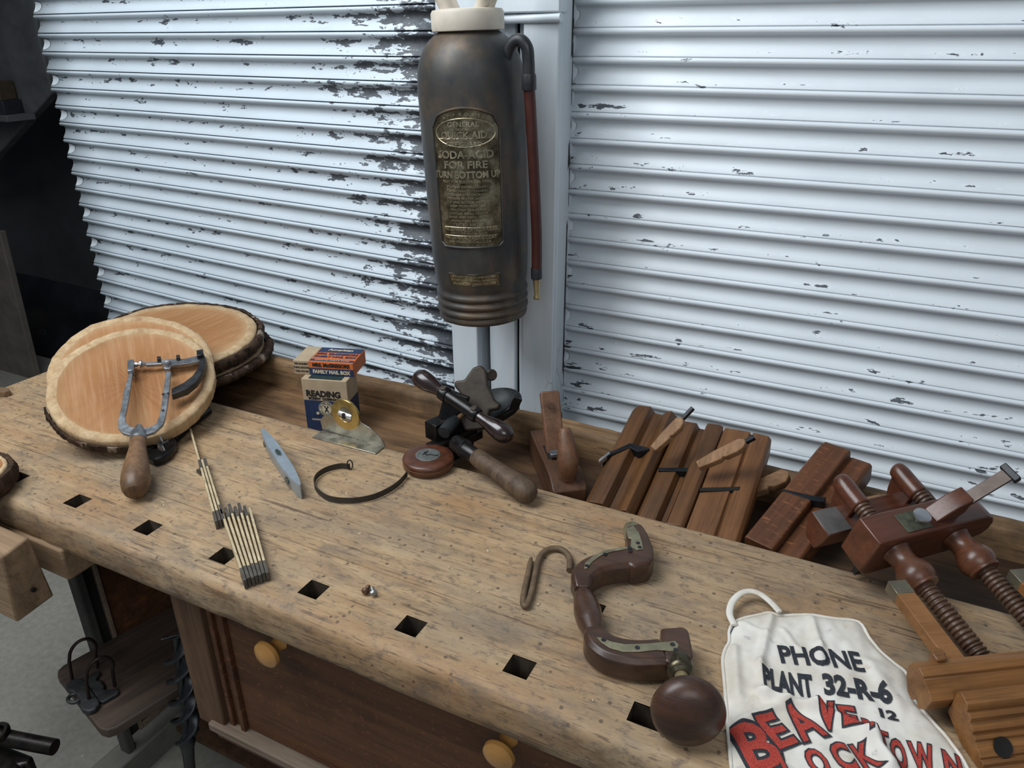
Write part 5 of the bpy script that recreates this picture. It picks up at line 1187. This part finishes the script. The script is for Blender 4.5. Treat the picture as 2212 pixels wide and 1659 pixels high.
for ch_, c_, t_, b_, l_, r_ in BIG:
    H = (pxw(*t_)-pxw(*b_)).length; Wd = (pxw(*l_)-pxw(*r_)).length; th, _ = ang_of(l_, r_)
    t0 = text_mesh(ch_, 1, 0, 0); w = max(v.co.x for v in t0.verts)-min(v.co.x for v in t0.verts); hh = max(v.co.y for v in t0.verts)-min(v.co.y for v in t0.verts); t0.free()
    size = H/hh*.80; xs = Wd/(w*size)*.74; cc = pxw(*c_)
    for m, bo_, dz, nm in ((M_PBLK, .075, 0, 'letter_outline'), (M_PRED, .025, .0004, 'letter_fill')):
        tm = text_mesh(ch_, size, bo_*size, 0, xs=xs, fine=.0035)
        text_obj(nm, [(tm, cc.x, cc.y, th)], lambda x, y, z: (x, y, hgt(x, y)+.0013+dz), m, cl_)
sg = [pxw(1575, 1378), pxw(1579, 1362), pxw(1586, 1350)]
MB().tube([(p.x, p.y, hgt(p.x, p.y)+.0012) for p in sg], .0007, 6).build('blue_thread', M_BNAVY, cl_)
# ================================================================ below the bench
M_BOARD = wood('dark_plank_shelf', (.036, .026, .020), (.115, .078, .056), 0, .8, .55, (.02, .014, .012), .7, .5)
def bat(u, v, z=.447): return at(u, v, z)
kB = [bat(112, 1445), bat(225, 1587)]
xb = (kB[1]-kB[0]); wB = xb.length; xb.normalize(); yb = V((-xb.y, xb.x, 0)); oB = kB[0]
bd = thing('wooden_board', 'wide dark board with rounded corners jutting out from under the bench', 'board', frame((oB.x, oB.y, .427), yb, (0, 0, 1)))
# local x runs under the bench, local y to the left
P = [(0.018, -.006), (.006, -.012), (0, -.026), (0, -wB+.02), (.006, -wB+.006), (.02, -wB), (.36, -wB), (.36, -.006)]
MB().prism([(x, y) for x, y in P], 0, .020).build('board', M_BOARD, bd, bevel=.003)
M_OLDI = plain('old_grey_iron', (.055, .058, .058), .5, .6, .35, 50, .4)
M_WIRE = plain('dark_rusty_wire', (.030, .018, .014), .45, .5, .3, 50, .2)
def zp(x, y, z=.449): return at(80+x/3.96, 1240+y/3.96, z)
t0 = zp(420, 1000)
rk = thing('spring_rack', 'old grey iron plate rack with two tall wire loops on the dark board', 'tool', Matrix.Translation(t0))
def L_(pts, z): return [((zp(x, y, .447+z)-t0).x, (zp(x, y, .447+z)-t0).y) for x, y in pts]
MB().prism(L_([(238, 950), (300, 905), (380, 888), (425, 930), (470, 1000), (530, 1075), (536, 1110), (500, 1155), (440, 1180), (385, 1165), (365, 1135), (372, 1085), (350, 1040), (300, 1010), (250, 990)], .010), -.0015, .0095).build('lower_plate', M_OLDI, rk, bevel=.003, seg=3)
MB().prism(L_([(392, 905), (470, 850), (540, 828), (545, 850), (508, 890), (515, 915), (550, 925), (575, 960), (575, 990), (640, 985), (690, 982), (705, 1000), (690, 1025), (560, 1098), (535, 1090), (480, 1010), (430, 940)], .007), -.0015, .006).build('upper_plate', M_OLDI, rk, bevel=.0015)
MB().tube(sm([zp(540, 850)-t0, zp(508, 890)-t0, zp(515, 915)-t0, zp(552, 928)-t0, zp(575, 960)-t0, zp(572, 990)-t0], 4), .003, 8).build('wavy_edge', M_WIRE, rk)
def loop(a, b, h, lean):
    A_ = zp(*a)-t0; B_ = zp(*b)-t0; A_.z = B_.z = .008; m = (A_+B_)/2; r = (B_-A_)/2; ln = V(lean)
    pts = [A_, A_+ln*.35+V((0, 0, h*.5))]+[m-r*cos(t)*1.02+ln*(.6+.4*sin(t))+V((0, 0, h*.62+h*.38*sin(t))) for t in [pi*k/8 for k in range(0, 9)]]+[B_+ln*.35+V((0, 0, h*.5)), B_]
    return MB().tube(sm(pts, 4), .0031, 10).build('wire_loop', M_WIRE, rk, ang=70)
loop((310, 930), (530, 830), .074, (.0, .012, 0)); loop((455, 1100), (675, 990), .074, (.0, .012, 0))
MB().tube([tuple(zp(322, 1078)-t0+V((.012*cos(a*pi/9), .009*sin(a*pi/9), .004))) for a in range(18)], .0035, 8, closed=True).build('ring', M_OLDI, rk)
# big spiral auger hanging under the bench
M_AUG = plain('dark_blue_grey_steel', (.045, .048, .052), .38, .7, .3, 30, .15)
au = atY(404, 1440, .64); al = atY(408, 1660, .64)
axd = atY(404, 1600, .64)
ag = thing('spiral_auger', 'large dark steel spiral auger standing against the cabinet post', 'auger', zf((axd.x, axd.y, axd.z), (.14, .02, 1)))
hl = au.z-axd.z+.06; pit = .108; nn = 140
rw = .0255
def hel(a, b):
    z = hl*b; th = 2*pi*z/pit+.6; r = rw*(a*2-1); k = min(1, z/.015+.15)
    return (r*k*cos(th), r*k*sin(th), z+.004*(1-abs(a*2-1)))
MB().grid(hel, 12, nn).build('spiral', M_AUG, ag, solid=.003, ang=60)
MB().lathe([(0, -.62), (.010, -.62), (.0105, -.06), (.012, -.02), (.016, 0), (.012, .014), (.007, .02), (.006, hl), (0, hl)], 20).build('shank', M_AUG, ag, ang=60)
# iron casting at the lower left corner
M_CASTI = plain('black_iron_casting', (.016, .013, .011), .38, .5, .4, 40, .4)
e0 = at(-60, 1640, .30)
cs_ = thing('iron_pipe_fitting', 'black iron casting with a pipe arm on the floor at the lower left corner', 'tool', Matrix.Translation((e0.x, e0.y, 0)))
def cp(u, v, z): return at(u, v, z)-V((e0.x, e0.y, 0))
MB().tube([cp(-30, 1583, .34), cp(28, 1597, .335), cp(118, 1614, .33)], [.016, .0155, .015], 20).build('pipe_arm', M_CASTI, cs_)
a_ = cp(22, 1592, .335)
MB().lathe([(.012, 0), (.018, 0), (.020, .006), (.018, .012), (.012, .012), (.012, 0)], 28, frame(a_+V((-.01, -.008, .012)), (1, 0, 0), V((.1, -.35, 1)))).build('collar', M_CASTI, cs_)
MB().prism([((cp(u, v, .30)).x, (cp(u, v, .30)).y) for u, v in ((-80, 1600), (10, 1608), (72, 1632), (60, 1650), (40, 1652), (36, 1668), (20, 1700), (-80, 1720))], .0, .30).build('stand', M_CASTI, cs_, bevel=.006)
# ---- odds and ends on the bench
M_CHIP = plain('brown_wood_offcut', (.16, .095, .05), .8, 0, .3, 60, .4)
c_ = at(8, 853, .85); ch = MB().prism([(-.022, -.008), (-.004, -.014), (.016, -.006), (.020, .006), (.004, .012), (-.018, .008)], 0, .013).build('wood_offcut', M_CHIP, bevel=.002)
ch.location = c_; tag(ch, 'small brown wood offcut at the far left end of the bench', 'offcut')
sl4 = at(-84, 1012, .9)
wslice('bark-edged wood slice just cut by the left picture edge', Matrix.Translation((sl4.x, sl4.y, .8515)) @ RZ(30), .066, .066, .04, 9.9, 0, .008, 0, rim=False)
M_SHAV = plain('pale_wood_shavings', (.62, .50, .34), .7, 0, .2, 60, .1)
sv = MB(); rnd = random.Random(5)
for (u, v, n, su, sv_) in ((590, 1000, 14, 40, 16), (668, 1000, 12, 26, 12), (752, 1062, 3, 10, 5), (540, 900, 8, 40, 16), (60, 950, 12, 80, 36), (560, 1130, 10, 160, 60), (880, 1180, 10, 220, 80), (1120, 1300, 6, 160, 60), (350, 1085, 6, 100, 50), (1250, 1500, 5, 160, 40), (1700, 1250, 4, 120, 30)):
    for k in range(n):
        q = at(u+rnd.gauss(0, su*.5), v+rnd.gauss(0, sv_*.5), .85)
        if not (.60 < q.y < 1.0): continue
        l = rnd.uniform(.0008, .0032); w = l*rnd.uniform(.2, .5); M = T(q.x, q.y, .8502) @ RZ(rnd.uniform(0, 180)) @ RX(rnd.uniform(-12, 12))
        sv.add([(-l, -w, 0), (l*.8, -w*.6, 0), (l, w, .0006), (-l*.5, w*.8, .0004)], [(0, 1, 2, 3)], M)
so = sv.build('wood_shavings', M_SHAV, solid=.0003); tag(so, 'tiny pale wood shavings scattered over the bench top', 'shavings', kind='stuff')
